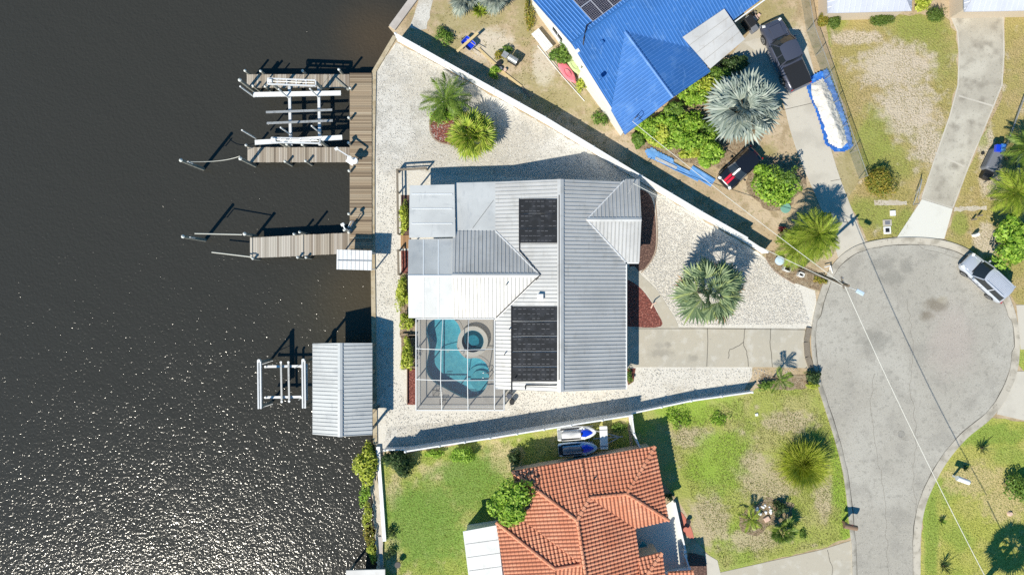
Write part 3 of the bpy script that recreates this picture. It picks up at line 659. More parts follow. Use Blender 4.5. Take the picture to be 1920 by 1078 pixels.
# walls
mb = MB()
foot = [(-24,-184),(199,-184),(199,-189),(222,-189),(222,-52),(196,-52),(196,176),(-20,176),(-20,50),(-100,50),(-100,-95),(-24,-95)]
mb.prism([pp(x, y, EZ-.12) for x, y in foot], EZ-.12)
for (x0, x1, xr, y, z0, z1) in ((-24, 196, 85, -184, EZ-.12, RZ-.17), (-20, 196, 85, 176, EZ-.12, RZ-.17)):
    mb.add([pp(x0,y,z0), pp(x1,y,z0), pp(xr,y,z1)], [(0,1,2)])
mb.add([pp(-100,50,EZ-.12), pp(-100,-95,EZ-.12), pp(-100,AY,AZ-.17)], [(0,1,2)])
mb.add([pp(222,-52,EZ-.12), pp(222,-189,EZ-.12), pp(222,BY,BZ-.17)], [(0,1,2)])
mb.build('wall', mt['wallw'], house)
def window(par, c, wd, ht, face):
    """c: centre on wall (m); face: outward unit (x,y)"""
    fx, fy = face; rz = math.atan2(fy, fx) + math.pi/2
    f = MB(); cc = Vector(c)
    o1 = Vector((fx, fy, 0))
    sx = Vector((math.cos(rz), math.sin(rz), 0))
    for s_ in (-1, 1):
        f.box(cc + sx*s_*(wd/2) + o1*.03, (.07, .06, ht+.07), rz); f.box(cc + Vector((0,0,s_*ht/2)) + o1*.03, (wd-.07, .06, .07), rz)
    f.box(cc + o1*.028, (.04, .04, ht-.07), rz)
    fo = f.build('window', mt['frame'], par)
    MB().box(cc + o1*.012, (wd-.07, .02, ht-.07), rz).build('pane', mt['glass'], fo)
    MB().box(cc + Vector((0,0,-ht/2-.08)) + o1*.06, (wd+.16, .12, .06), rz).build('sill', mt['frame'], fo)
for x, y, f_ in ((30,-184,(0,1)),(130,-184,(0,1)),(40,176,(0,-1)),(140,176,(0,-1)),(222,-90,(1,0)),(222,-150,(1,0)),(196,-20,(1,0))):
    window(house, pp(x, y, 1.45), 1.5, 1.1, f_)
gd = MB().box(pp(197, 112, 1.1), (.06, 2.9, 2.1)).build('garage_door', mt['frame'], house)
mb = MB()
for z_ in (.55, 1.05, 1.55): mb.box(pp(198, 112, z_), (.03, 2.84, .03))
mb.build('panel_line', mt['door'], gd)
dd = MB().box(pp(197, 28, 1.02), (.06, .95, 2.04)).build('front_door', mt['door'], house)
MB().tube([pp(199, 36, 1.0), pp(200.5, 36, 1.0)], .035, 8).build('handle', mt['rim'], dd)
# patio roofs on the canal side
mb = MB()
mb.prism([at(854,343,2.36), at(930,341,2.40), at(930,434,2.40), at(854,434,2.36)], .10)
mb.build('patio_roof', mt['roof_p'], house)
mb = MB()
mb.prism([at(768,348,2.50), at(852,346,2.62), at(854,444,2.62), at(767,446,2.50)], .12)
pr = mb.build('patio_roof', mt['roof_p'], house)
mb = MB()
for y in (364, 391, 419): mb.bar(at(772,y,2.53), at(848,y,2.64), .06, .04)
mb.build('panel_seam', mt['panel_joint'], pr)
mb = MB()
mb.prism([at(766,449,2.42), at(850,447,2.42), at(850,517,3.30), at(765,517,3.30)], .10)
pr = mb.build('patio_roof', mt['roof_p'], house)
mb = MB()
mb.prism([at(765,517,3.30), at(850,517,3.30), at(850,597,2.42), at(766,596,2.42)], .10)
pr2 = mb.build('patio_roof', mt['roof_p'], house)
mb = MB()
for x in (794, 822): mb.bar(at(x,449,2.44), at(x,517,3.32), .07, .03)
mb.build('panel_seam', mt['panel_joint'], pr)
mb = MB()
for x in (794, 822): mb.bar(at(x,517,3.32), at(x,596,2.44), .07, .03)
cap(mb, at(765,517,3.33), at(850,517,3.33), .2)
mb.build('panel_seam', mt['panel_joint'], pr2)
for x, y in ((772,352),(772,398),(770,452),(770,520),(770,590),(846,352)):
    q_ = at(x, y, 2.4); MB().box((q_.x, q_.y, 1.2), (.1,.1,2.4)).build('patio_post', mt['frame'], house)
MB().tube([at(886,428,2.43), at(925,376,2.44)], .012, 5).build('antenna_wire', mt['pipe'], house)
# solar pool heating mats and their pipes
def on_w(px, py, lift=.09):      # point on the west slope seen in the image at px, py
    x = (px-960)*.94
    for _ in range(6):
        z = EZ + (x-XW)/(XR-XW)*(RZ-EZ); x = (px-960)*(CAM_H-z-lift)/CAM_H
    return Vector((x/PXM, -(py-539)*(CAM_H-z-lift)/CAM_H/PXM*1.0, z+lift))
def mats(x0, x1, y0, y1, n_):
    for k in range(n_):
        g_ = .9 if n_ > 3 else .35; a, b = y0 + (y1-y0)*k/n_ + g_, y0 + (y1-y0)*(k+1)/n_ - g_
        mb = MB(); mb.prism([on_w(x0,a), on_w(x1,a), on_w(x1,b), on_w(x0,b)], .03)
        o = mb.build('solar_mat', mt['solar_mat'], house)
        s_ = MB(); rr = random.Random(k+int(x0))
        for j in range(3):
            y = a + (b-a)*(j+.5)/3
            for i in range(9):
                xx = x0+3 + (x1-x0-6)*i/9
                if rr.random() < .75: s_.bar(on_w(xx, y, .098), on_w(xx+4.5+rr.random()*2, y, .098), .035+.03*rr.random(), .012)
        s_.build('strap', mt['strap'], o)
        MB().bar(on_w(x0-.5,a,.10), on_w(x0-.5,b,.10), .07, .07).build('header_pipe', mt['pipe'], o)
mats(974, 1047, 373, 456, 3); mats(960, 1045, 574, 716, 5)
mb = MB()
for pts in ([(1048.5,366),(1048.5,712)], [(974,456),(974,470),(1013,515),(930,596)], [(959,574),(959,735)], [(985,722),(1044,722)], [(985,722),(985,730)], [(1013,515),(1005,525)]):
    mb.tube([on_w(x, y, .10) for x, y in pts], .045, 6)
mb.build('roof_pipe', mt['pipe'], house)
mb = MB(); mb.box(on_w(1013,557,.2), (.42,.42,.28)); mb.box(on_w(1013,557,.36), (.5,.5,.05))
mb.build('roof_vent', mt['frame'], house, bevel=.03)
for x, y, w_ in ((946,664,0),(949,534,1),(955,617,0),(966,708,0)):
    q_ = on_w(x, y, .1) if not w_ else at(x, y, 3.28)
    MB().tube([q_, q_+Vector((0,0,.3))], .045, 8).build('vent_pipe', mt['pipe'], house)
q_ = at(1186,345,2.7); MB().tube([q_, q_+Vector((0,0,.9))], .03, 6).build('service_mast', mt['rim'], house)

# ------------------------------------------------------------------ pool, spa, screen cage
sheet('pool_deck', [(779,596),(930,596),(930,725),(946,728),(946,770),(779,770)], .05, mt['pooldeck'], hole=POOL)
pool = thing('swimming_pool', 'blue freeform swimming pool with a round raised spa inside the screen cage', 'swimming pool', at(870,680))
n = len(POOL); DEP = .85
edge = [at(x, y) for x, y in POOL]
if sum(edge[i].x*edge[(i+1) % n].y - edge[(i+1) % n].x*edge[i].y for i in range(n)) < 0: edge.reverse()
ec = sum(edge, Vector())/n
mb = MB()
fl = [Vector((p.x, p.y, -DEP)) for p in edge]
mb.poly(fl)
b = len(mb.v); mb.v.extend([(p.x, p.y, .049) for p in edge] + [(p.x, p.y, -DEP) for p in edge])
for i in range(n): mb.f.append((b+i, b+n+i, b+n+(i+1) % n, b+(i+1) % n)); mb.m.append(0)
mb.build('basin', mt['plaster'], pool)
MB().poly([Vector((p.x, p.y, -.12)) for p in edge]).build('water', mt['pool_water'], pool)
mb = MB(); rings = []
for i in range(n):
    d = (edge[(i+1) % n] - edge[i-1]).normalized(); nn = Vector((d.y, -d.x, 0))
    rings.append([edge[i] + Vector((0,0,.045)), edge[i] + Vector((0,0,.085)), edge[i] + nn*.24 + Vector((0,0,.085)), edge[i] + nn*.26 + Vector((0,0,.045))])
mb.loft(rings + [rings[0]], 0, False, False); mb.build('coping', mt['pooldeck'], pool, smooth=True)
for k, (rr_, zz_) in enumerate(((1.25,-.62),(.85,-.40))):
    c_ = at(900,714); MB().disc((c_.x, c_.y, -DEP+.01), rr_, zz_+DEP-.01, 32).build('pool_step', mt['plaster'], pool)
MB().disc((at(838,660).x, at(838,660).y, -DEP+.004), .13, .01, 16).build('pool_drain', mt['frame'], pool)
sc_ = at(887,639); sc_.z = 0
spa = MB()
def ring(mb, c, r0, r1, z0, z1, n_=40, mi=0):
    rr = []
    for i in range(n_+1):
        t = 2*math.pi*i/n_; d = Vector((math.cos(t), math.sin(t), 0))
        rr.append([c+d*r0+Vector((0,0,z0)), c+d*r0+Vector((0,0,z1)), c+d*r1+Vector((0,0,z1)), c+d*r1+Vector((0,0,z0))])
    mb.loft(rr, mi, False, False)
ring(spa, sc_, .93, 1.28, .0, .50)
so_ = spa.build('spa', mt['coping'], pool)
mb = MB(); mb.disc(sc_ + Vector((0,0,.056)), .93, .006, 40); ring(mb, sc_, .915, .93, .05, .44)
mb.build('spa_floor', mt['plaster'], so_)
mb = MB(); ring(mb, sc_, .52, .91, .06, .22); mb.build('spa_bench', mt['plaster_dark'], so_)
MB().disc(sc_ + Vector((0,0,.36)), .928, .004, 40).build('spa_water', mt['pool_water'], so_)
mb = MB()
for dx in (0, .45):
    p0 = at(913, 697+dx*20); mb.tube([p0+Vector((-.35,0,.0)), p0+Vector((-.3,0,.7)), p0+Vector((0,0,.82)), p0+Vector((.25,0,.6)), p0+Vector((.25,0,.05))], .03, 8)
mb.build('handrail', mt['rim'], pool)
for k, (x, y) in enumerate(((818,735),(831,752))):
    t = thing('wire_chair', ['wire garden chair beside the lower left pool edge', 'small wire stool near the screen cage wall'][k], 'chair', at(x, y, .05))
    q_ = at(x, y, .05); mb = MB()
    for i in range(6): mb.tube([q_+Vector((-.22+i*.09,-.22,.42)), q_+Vector((-.22+i*.09,.22,.42))], .012, 5)
    mb.tube([q_+Vector((-.24,-.24,.42)), q_+Vector((.24,-.24,.42)), q_+Vector((.24,.24,.42)), q_+Vector((-.24,.24,.42)), q_+Vector((-.24,-.24,.42))], .02, 6)
    mb.build('seat', mt['black'], t)
    for sx in (-.22,.22):
        for sy in (-.22,.22): MB().tube([q_+Vector((sx,sy,0)), q_+Vector((sx*.95,sy*.95,.42))], .018, 6).build('leg', mt['black'], t)
    if k == 0:
        mb = MB()
        for i in range(6): mb.tube([q_+Vector((-.22+i*.09,.22,.42)), q_+Vector((-.22+i*.09,.32,.85))], .012, 5)
        mb.tube([q_+Vector((-.24,.33,.86)), q_+Vector((.26,.33,.86))], .02, 6); mb.build('backrest', mt['black'], t)
cage = thing('screen_cage', 'white framed insect screen cage over the swimming pool', 'screen cage', at(870,690))
Z0, Z1 = 2.45, 3.35
TL, TR_, BR, BL = at(780,598,Z0), at(927,598,Z0), at(927,728,Z0), at(780,769,Z0)
B2, B3 = at(927,769,Z0), at(945,769,Z0); B4 = at(945,728,Z0)
V1 = [at(830.5,598,Z0), at(827,655.5,Z1), at(826,713,Z1), at(828.5,769,Z0)]
V2 = [at(879,598,Z0), at(877,656,Z1), at(876.5,713,Z1), at(877.5,769,Z0)]
Hs = [[at(780,653.5,Z0), V1[1], V2[1], at(927,654,Z0)], [at(780,711,Z0), V1[2], V2[2], at(927,712.5,Z0)]]
def cbar(pts, wd=.045, nm='beam'):
    mb = MB()
    for a_, b_ in zip(pts, pts[1:]): mb.bar(a_, b_, wd, wd)
    mb.build(nm, mt['frame'], cage)
cbar([TL, BL], .07, 'eave_beam'); cbar([BL, B2, B3], .07, 'eave_beam'); cbar([B3, B4, at(929,728,Z0)], .07, 'eave_beam'); cbar([TR_, B2], .07, 'eave_beam'); cbar([TL, TR_], .07, 'eave_beam')
cbar(V1); cbar(V2); cbar(Hs[0]); cbar(Hs[1])
posts = [(TL.x, TL.y), (TL.x, Hs[0][0].y), (TL.x, Hs[1][0].y), (BL.x, BL.y), (V1[3].x, BL.y), (V2[3].x, BL.y), (B2.x, BL.y), (B3.x, B3.y), (B4.x, B4.y)]
for x, y in posts: MB().box((x, y, Z0/2+.02), (.07,.07,Z0-.04)).build('post', mt['frame'], cage)
for z_ in (.10, 1.0):
    mb = MB(); mb.bar((TL.x,TL.y,z_), (BL.x,BL.y,z_), .05, .05); mb.bar((BL.x,BL.y,z_), (B3.x,B3.y,z_), .05, .05); mb.bar((B3.x,B3.y,z_), (B4.x,B4.y,z_), .05, .05)
    mb.build('rail', mt['frame'], cage)
mb = MB()
gx = [[TL, V1[0], V2[0], TR_], [Hs[0][0], V1[1], V2[1], Hs[0][3]], [Hs[1][0], V1[2], V2[2], Hs[1][3]], [BL, V1[3], V2[3], B2]]
for i in range(3):
    for j in range(3): mb.add([gx[i][j], gx[i+1][j], gx[i+1][j+1], gx[i][j+1]], [(0,1,2,3)])
mb.add([B4+(at(927,728,Z0)-B4)*1.0, B4, B3, B2], [(0,1,2,3)])
def vs2(a_, b_): mb.add([Vector((a_.x,a_.y,.06)), Vector((b_.x,b_.y,.06)), Vector((b_.x,b_.y,Z0)), Vector((a_.x,a_.y,Z0))], [(0,1,2,3)])
vs2(TL, BL); vs2(BL, B3); vs2(B3, B4)
mb.build('screen', mt['screen'], cage)

# ------------------------------------------------------------------ docks
def boards(mb, x0, x1, y0, y1, z, along='x', bw=.14, y0b=None, y1b=None):
    """planks of a deck between image coordinates; along = axis the planks are stacked along"""
    a, b = at(x0, y0, z), at(x1, y1, z); a2, b2 = at(x0, y0b or y0, z), at(x1, y1b or y1, z)
    rr = random.Random(int(x0+y0))
    if along == 'x':
        x = a.x; 
        while x < b.x - .02:
            t = (x-a.x)/(b.x-a.x); ya = at(0, y0 + ((y0b if y0b else y0)-y0)*t, z).y; yb = at(0, y1 + ((y1b if y1b else y1)-y1)*t, z).y
            mb.box((x+bw/2, (ya+yb)/2, z-.02+rr.uniform(-.003,.003)), (bw-.02, abs(ya-yb)+rr.uniform(-.03,.03), .04)); x += bw
    else:
        y = b.y
        while y < a.y - .02:
            mb.box(((a.x+b.x)/2, y+bw/2, z-.02+rr.uniform(-.003,.003)), (b.x-a.x+rr.uniform(-.02,.03), bw-.02, .04)); y += bw
def pile(par, px, py, z0, z1, r=.13, name='piling', capz=True, m_='piling', tilt=(0,0)):
    """px, py: where its foot at z0 stands"""
    q_ = at(px, py, z0); mb = MB()
    mb.tube([q_ + Vector((0,0,-1.2)), Vector((q_.x+tilt[0], q_.y+tilt[1], z1))], r*1.05, 10, r1=r*.92)
    o = mb.build(name, mt[m_], par, smooth=True)
    if capz: MB().disc((q_.x+tilt[0], q_.y+tilt[1], z1+.002), r*1.08, .10, 10, r2=r*.3).build('piling_cap', mt['piling_cap'], o)
    return o
dock = thing('wooden_dock', 'long weathered wooden dock along the seawall with three fingers', 'dock', at(677,300))
for args, m_ in (((462.6,655,140,165,.18), 'deck'), ((464,657,276.5,304.5,.18), 'deck'), ((470,565,446,484,.18,'x',.14,440.5,480), 'deck_pale'), ((568,657,440.3,479.6,.18,'x',.14,436.5,475), 'deck')):
    mb = MB(); boards(mb, *args); mb.build('deck', mt[m_], dock)
mb = MB(); boards(mb, 656, 697, 137.5, 467, .22, 'y', .145); mb.build('deck', mt['deck_brown'], dock)
mb = MB()
for a_, b_ in (((463,141),(655,141)), ((463,164),(655,164)), ((464,277.5),(655,277.5)), ((464,303.5),(655,303.5)), ((470,446),(655,437.5)), ((470,483),(655,474)), ((657,138),(657,467)), ((696,138),(696,467)), ((677,138),(677,467))):
    mb.bar(at(*a_, .04), at(*b_, .04), .07, .2)
mb.build('stringer', mt['wood_dark'], dock)
mb = MB(); mb.bar(at(566.5,440,.235), at(566.5,481,.235), .18, .05); mb.bar(at(471,446,.235), at(471,484,.235), .18, .05); mb.build('trim_board', mt['deck_pale'], dock)
for x, y, h in [(467,139,1.0),(495,139,.9),(573,139,.95),(642,139,1.3),(480,165.5,.8),(502,166,.7),(660,170,.8),(544,275,1.0),(572,275,.9),(468,276,.9),(540,306,.9),(578,305,.9),(658,225,.9),(658,272,1.0),(658,323,.8),(658,437,.9),(658,403,.9),(556,440,.8),(572,438,1.6),(562,483,.7),(577,483,.6),(478,485,.6),(653,434,1.5)]:
    pile(dock, x, y, .1, h, .11)
for x, y, z1 in [(478,172,2.3),(479,311,2.3),(480.5,443,1.6)]:
    pile(dock, x, y, -1, z1, .14)
for x, y in ((520,152),(600,152),(520,290),(600,290),(520,462),(610,458),(677,200),(677,350)): pile(dock, x, y, 0, .1, .13, capz=False)
mb = MB()   # diagonal timber lying on the north finger
mb.bar(at(628,147,.25), at(654,170,.25), .16, .12); mb.build('brace', mt['piling'], dock)
# mooring piles and lines
MP = []
for i, (x, y, z1, lb) in enumerate(((381.6,317,3.05,'grey mooring pile standing in the water off the upper slip'), (384.7,450,3.0,'grey mooring pile standing in the water off the lower slip'))):
    t = thing('mooring_pile', lb, 'mooring pile', at(x, y, -1), 'mooring piles in open water')
    q_ = at(x, y, -1); MB().tube([q_ - Vector((0,0,1)), q_ + Vector((0,0,z1+1))], .16, 12, r1=.13).build('post', mt['piling'], t, smooth=True)
    MB().disc(q_ + Vector((0,0,z1+1.002)), .15, .12, 12, r2=.04).build('piling_cap', mt['piling_cap'], t)
    MB().tube([q_ + Vector((.16,.03,z1-.5)), q_ + Vector((.34,-.02,z1-.35)), q_ + Vector((.34,-.02,z1+.5))], .05, 8).build('line_holder', mt['alu'], t)
    MP.append(q_ + Vector((.2,0,z1+.4)))
def sag(a, b, s, r=.02, n_=12):
    a, b = Vector(a), Vector(b); return [a.lerp(b, i/n_) - Vector((0,0,s*4*(i/n_)*(1-i/n_))) for i in range(n_+1)]
tag(MB().tube(sag(MP[0], at(450,293,2.2), .9), .028, 6).build('mooring_line', mt['rope'], origin=MP[0]), 'slack mooring line from the upper mooring pile to the dock', 'rope')
tag(MB().tube([at(365,438,2.2), at(454,440,1.5)], .05, 8).build('mooring_pole', mt['rope'], origin=at(365,438,2.2)), 'pale pole between the lower mooring pile and dock corner', 'pole')
tag(MB().tube([at(397,473,.5), at(472,482,.6)], .05, 8).build('mooring_pole', mt['rope'], origin=at(397,473,.5)), 'pale pole reaching over the water from the lowest dock finger', 'pole')
# davits
def davit(x, y, h, label, arm, seat=None):
    t = thing('dock_davit', label, 'davit', at(x, y, .2)); q_ = at(x, y, .2)
    MB().tube([q_, q_+Vector((0,0,h))], .07, 10).build('post', mt['alu'], t, smooth=True)
    MB().disc(q_, .18, .04, 16).build('base_plate', mt['alu_grey'], t)
    e_ = q_ + Vector((arm[0], arm[1], h+.1)); MB().bar(q_+Vector((0,0,h)), e_, .09, .12).build('arm', mt['alu'], t)
    MB().box(e_, (.30,.24,.26), .5).build('motor_box', mt['white'], t, bevel=.04)
    return t, q_
t, q_ = davit(668,304,1.7,'white dock davit with motor box at the middle dock finger',(-1.2,.75))
mb = MB(); mb.box(q_+Vector((-.25,-.1,.95)), (.7,.5,.12), -.6); mb.disc(q_+Vector((.1,-.1,1.0)), .28, .16, 16); mb.disc(q_+Vector((-.3,.1,1.05)), .22, .14, 16); mb.build('bait_tray', mt['white'], t, bevel=.03)
t, q_ = davit(657,433,1.9,'small white dock davit at the corner above the dock canopy',(-.15,.35))
mb = MB(); mb.tube([q_+Vector((.0,.2,.9)), q_+Vector((.25,.7,1.0)), q_+Vector((.5,.75,1.0)), q_+Vector((.3,.3,.95)), q_+Vector((0,.2,.9))], .03, 6); mb.build('hook_frame', mt['alu'], t)
# dock canopy
cv = thing('dock_canopy', 'small white ribbed canopy at the end of the dock', 'canopy', at(664,488,0))
mb = MB(); Zc = 2.0
slope(mb, [at(631.5,468,Zc+.12), at(697.5,470,Zc+.12), at(697.5,507,Zc), at(631,505,Zc)], [(0,0,1),(.06,.035,0),(.14,.035,1),(.2,0,0)], .34, slab=.05)
mb.build('roof', [mt['alu'], mt['seam']], cv)
mb = MB(); mb.bar(at(632,488.5,Zc+.13), at(697,489.5,Zc+.13), .05, .02); mb.build('roof_strap', mt['alu_grey'], cv)
for x, y in ((634,471),(695,473),(634,502),(695,504)):
    q_ = at(x, y, Zc); MB().box((q_.x, q_.y, Zc/2-.6), (.09,.09,Zc+1.2-.1)).build('post', mt['alu'], cv)

# ------------------------------------------------------------------ boat lifts
lift = thing('boat_lift', 'white four post boat lift with bunks between the upper dock fingers', 'boat lift', at(560,215,-1))
for z_, a_, b_, wd in ((2.55, (502,153), (592,156.5), .36), (2.45, (509,263), (600,265), .30)):
    mb = MB(); p0, p1 = at(*a_, z_), at(*b_, z_)
    for s_ in (-1, 1): mb.bar(p0+Vector((0,s_*wd/2*1.25,0)), p1+Vector((0,s_*wd/2*1.25,0)), .09, .2)
    for k in range(6): pk = p0.lerp(p1, k/5); mb.bar(pk+Vector((0,-wd*.55,0)), pk+Vector((0,wd*.55,0)), .08, .12)
    o = mb.build('drive_beam', mt['alu'], lift)
    mb = MB(); mb.tube([p0+Vector((.1,0,.08)), p1+Vector((-.1,0,.08))], .04, 8); mb.build('drive_shaft', mt['alu_grey'], o)
    MB().box(p0+Vector((.25,0,.12)), (.34,.26,.26)).build('motor', mt['white'], o, bevel=.04)
for x, y in ((528,172),(608,171),(538,275.5),(612,274)): pile(lift, x, y, 0, 2.4, .14, capz=False)
for a_, b_ in (((475,178),(639,175)), ((478,267.5),(641.5,258))):
    mb = MB(); p0, p1 = at(*a_, .85), at(*b_, .85); mb.bar(p0, p1, .40, .05); mb.bar(p0-Vector((0,0,.1)), p1-Vector((0,0,.1)), .10, .14)
    o = mb.build('catwalk', mt['white'], lift)
    mb = MB()
    for s_ in (-1, 1): mb.bar(p0+Vector((0,s_*.185,.033)), p1+Vector((0,s_*.185,.033)), .025, .02)
    mb.build('catwalk_edge', mt['alu'], o)
for x in ((543,545.5),(598,600)): 
    mb = MB(); p0, p1 = at(x[0],163,.30), at(x[1],273,.30); mb.bar(p0+Vector((0,0,.1)), p1+Vector((0,0,.1)), .22, .04); mb.bar(p0, p1, .05, .22); mb.bar(p0-Vector((0,0,.1)), p1-Vector((0,0,.1)), .22, .04)
    mb.build('cradle_beam', mt['alu'], lift)
for a_, b_ in (((499,211),(623,206.5)), ((500.5,231.5),(624,226.5))):
    o = MB().bar(at(*a_, .62), at(*b_, .62), .18, .12).build('bunk', mt['alu_grey'], lift)
    for u_ in (.38,.8): q_ = at(*a_, .5).lerp(at(*b_, .5), u_); MB().box(q_, (.16,.12,.13)).build('bunk_bracket', mt['alu'], o)
for x, y, h in ((476.6,182,3.0),(479.7,259.7,3.0),(545.5,253,2.6),(601,250,2.6),(542,184.5,2.6),(598,183.5,2.6)):
    q_ = at(x, y, .3); MB().tube([q_, q_+Vector((0,0,h))], .065, 8).build('guide_pole', mt['white'], lift, smooth=True)
mb = MB()
for x, y in ((543,166),(598,166),(545,270),(600,270)): q_ = at(x, y, .3); mb.tube([q_, q_+Vector((0,0,2.1))], .012, 5)
mb.build('lift_cable', mt['alu_grey'], lift)

lift2 = thing('boat_lift', 'silver boat lift standing in the water left of the boathouse', 'boat lift', at(530,720,-1))
for a_, b_, wd, z_ in (((486.5,677),(487.5,766),.30,1.9), ((569.5,676),(570.5,765),.30,1.9), ((575.5,682),(575.5,750),.13,1.5)):
    p0, p1 = at(*a_, z_), at(*b_, z_); mb = MB()
    if wd > .2:
        for s_ in (-1, 1): mb.bar(p0+Vector((s_*wd*.36,0,0)), p1+Vector((s_*wd*.36,0,0)), .10, .2)
        mb.bar(p0+Vector((0,0,-.08)), p1+Vector((0,0,-.08)), wd*.7, .03)
    else: mb.bar(p0, p1, .13, .12)
    o = mb.build('drive_beam', mt['alu'], lift2)
    if wd > .2:
        MB().tube([p0+Vector((0,-.1,.04)), p1+Vector((0,.1,.04))], .04, 8).build('drive_shaft', mt['alu_grey'], o)
        MB().disc(p0+Vector((0,.05,-.1)), .13, .3, 12).build('motor', mt['white'], o)
for x, y in ((486.5,677),(487.5,766),(569.5,676),(570.5,765)):
    q_ = at(x, y, 1.8); o = MB().tube([Vector((q_.x, q_.y+(.12 if y > 700 else -.12), -2)), Vector((q_.x, q_.y+(.12 if y > 700 else -.12), 1.78))], .11, 10).build('piling', mt['piling'], lift2, smooth=True)
for y in (687,744.5):
    mb = MB(); p0, p1 = at(498.5,y,.1), at(566,y-1,.1); mb.bar(p0+Vector((0,0,.09)), p1+Vector((0,0,.09)), .20, .04); mb.bar(p0, p1, .05, .18); mb.build('cradle_beam', mt['alu'], lift2)
    for x in (499,566): q_ = at(x, y, .1); MB().disc(q_+Vector((0,0,.12)), .10, .10, 10).build('pulley', mt['white'], lift2)
for a_, b_ in (((527,679),(528.5,753)), ((541,679),(542.5,752))):
    o = MB().bar(at(*a_, .38), at(*b_, .38), .15, .12).build('bunk', mt['alu_grey'], lift2)
    for p_ in (a_, b_): MB().disc(at(*p_, .44), .10, .07, 10).build('bunk_end', mt['white'], o)
mb = MB()
for a_, b_ in (((488,684),(512,676)), ((490,764),(512,757)), ((552,690),(566,683)), ((560,750),(566,744))): mb.bar(at(*a_, .2), at(*b_, .5), .04, .04)
mb.build('brace', mt['alu_grey'], lift2)

bh = thing('boathouse', 'white ribbed gable roof boathouse over the water beside the gravel yard', 'boathouse', at(642,730,-1))
ZE, ZR = 2.26, 2.95
mb = MB(); slope(mb, [at(586,644,ZE), at(638,643,ZR), at(638,818.5,ZR), at(586,814,ZE)], [(0,0,1),(.08,.05,0),(.18,.05,1),(.26,0,0)], .315, slab=.08); mb.build('roof', [mt['roof_p'], mt['seam']], bh)
mb = MB(); slope(mb, [at(638,643,ZR), at(698,643,ZE), at(698,815,ZE), at(638,818.5,ZR)], [(0,0,1),(.08,.05,0),(.18,.05,1),(.26,0,0)], .315, slab=.08); mb.build('roof', [mt['roof_p'], mt['seam']], bh)
mb = MB(); cap(mb, at(637.5,643,ZR+.07), at(637.5,732,ZR+.07), .40); mb.build('ridge_cap', mt['roof_p'], bh)
mb = MB(); cap(mb, at(637.5,731,ZR+.085), at(637.5,819,ZR+.085), .40); mb.build('ridge_cap', mt['roof'], bh)
for x in (591,693):
    for y in (650,700,760,808):
        q_ = at(x, y, ZE-.12); MB().tube([Vector((q_.x, q_.y, -2.5)), Vector((q_.x, q_.y, ZE-.12))], .12, 10).build('piling', mt['piling'], bh, smooth=True)
    mb = MB(); mb.bar(at(x,646,ZE-.20), at(x,813,ZE-.20), .1, .18); mb.build('beam', mt['wood_dark'], bh)
for y in (650,805):
    MB().bar(at(591,y,ZE-.22), at(693,y,ZE-.22), .09, .18).build('beam', mt['wood_dark'], bh)
mb = MB(); q0, q1 = at(699,752,.1), at(716,752,.1); mb.bar(at(699,775,.12), at(712,760,.12), .12, .1); mb.build('brace', mt['wood_dark'], bh)
db = thing('neighbour_boathouse', 'pale flat boathouse roof at the bottom shoreline edge', 'boathouse', at(690,1090,-1))
MB().prism([at(649,1069,1.3), at(722,1067,1.3), at(722,1200,1.3), at(640,1200,1.3)], .15).build('roof', mt['roof_white'], db)
for x, y in ((654,1076),(716,1074)): q_ = at(x, y, 1.1); MB().tube([Vector((q_.x,q_.y,-2)), Vector((q_.x,q_.y,1.15))], .11, 8).build('piling', mt['piling'], db)

# ------------------------------------------------------------------ fences
def vinyl_fence(name, label, path, h, post_px=54, cat='fence', group=None):
    q = [at(x, y) for x, y in path]; t = thing(name, label, cat, q[0], group)
    hs = h if isinstance(h, list) else [h]*(len(q)-1)
    for i in range(len(q)-1):
        a, b = q[i], q[i+1]; d = (b-a); L0 = d.length; k = max(1, round(L0*PXM/post_px)); hh = hs[i]; dn = d.normalized()
        for j in range(k):
            p0, p1 = a.lerp(b, j/k), a.lerp(b, (j+1)/k); s_ = dn*.065
            mb = MB(); mb.bar(p0+s_+Vector((0,0,hh/2)), p1-s_+Vector((0,0,hh/2)), .045, hh-.16)
            mb.bar(p0+s_+Vector((0,0,hh-.055)), p1-s_+Vector((0,0,hh-.055)), .11, .10); mb.bar(p0+s_+Vector((0,0,.13)), p1-s_+Vector((0,0,.13)), .10, .12)
            sg = max(2, int((p1-p0).length/.29))
            for g in range(1, sg): pg = p0.lerp(p1, g/sg); mb.bar(pg+Vector((0,0,.2)), pg+Vector((0,0,hh-.12)), .055, .012)
            mb.build('panel', mt['vinyl'], t)
        for j in range(k + (1 if i == len(q)-2 else 0)):
            p0 = a.lerp(b, j/k); mb = MB(); mb.box(p0+Vector((0,0,(hh+.05)/2)), (.125,.125,hh+.05), math.atan2(dn.y, dn.x))
            o = mb.build('post', mt['vinyl'], t)
            mb = MB(); z = p0+Vector((0,0,hh+.05)); s2 = .085; c_ = [z+Vector((sx*s2, sy*s2, 0)) for sx, sy in ((-1,-1),(1,-1),(1,1),(-1,1))]
            mb.add(c_+[z+Vector((0,0,.07))], [(0,1,4),(1,2,4),(2,3,4),(3,0,4),(3,2,1,0)]); mb.build('post_cap', mt['vinyl'], o)
    return t
vinyl_fence('vinyl_fence', 'tall white vinyl fence between the gravel yard and the sandy yard', [(748,78),(880,152),(1020,230),(1196,337),(1305,402),(1390,450),(1428,474)], [1.8,1.8,1.8,1.8,1.8,1.3])
vinyl_fence('vinyl_fence', 'white vinyl fence between the gravel yard and the lower green lawn', [(726,838),(766,837),(828,827),(920,813),(1067,789),(1181,771),(1290,748),(1403,732)], [1.1,1.8,1.8,1.8,1.8,.98,.98])
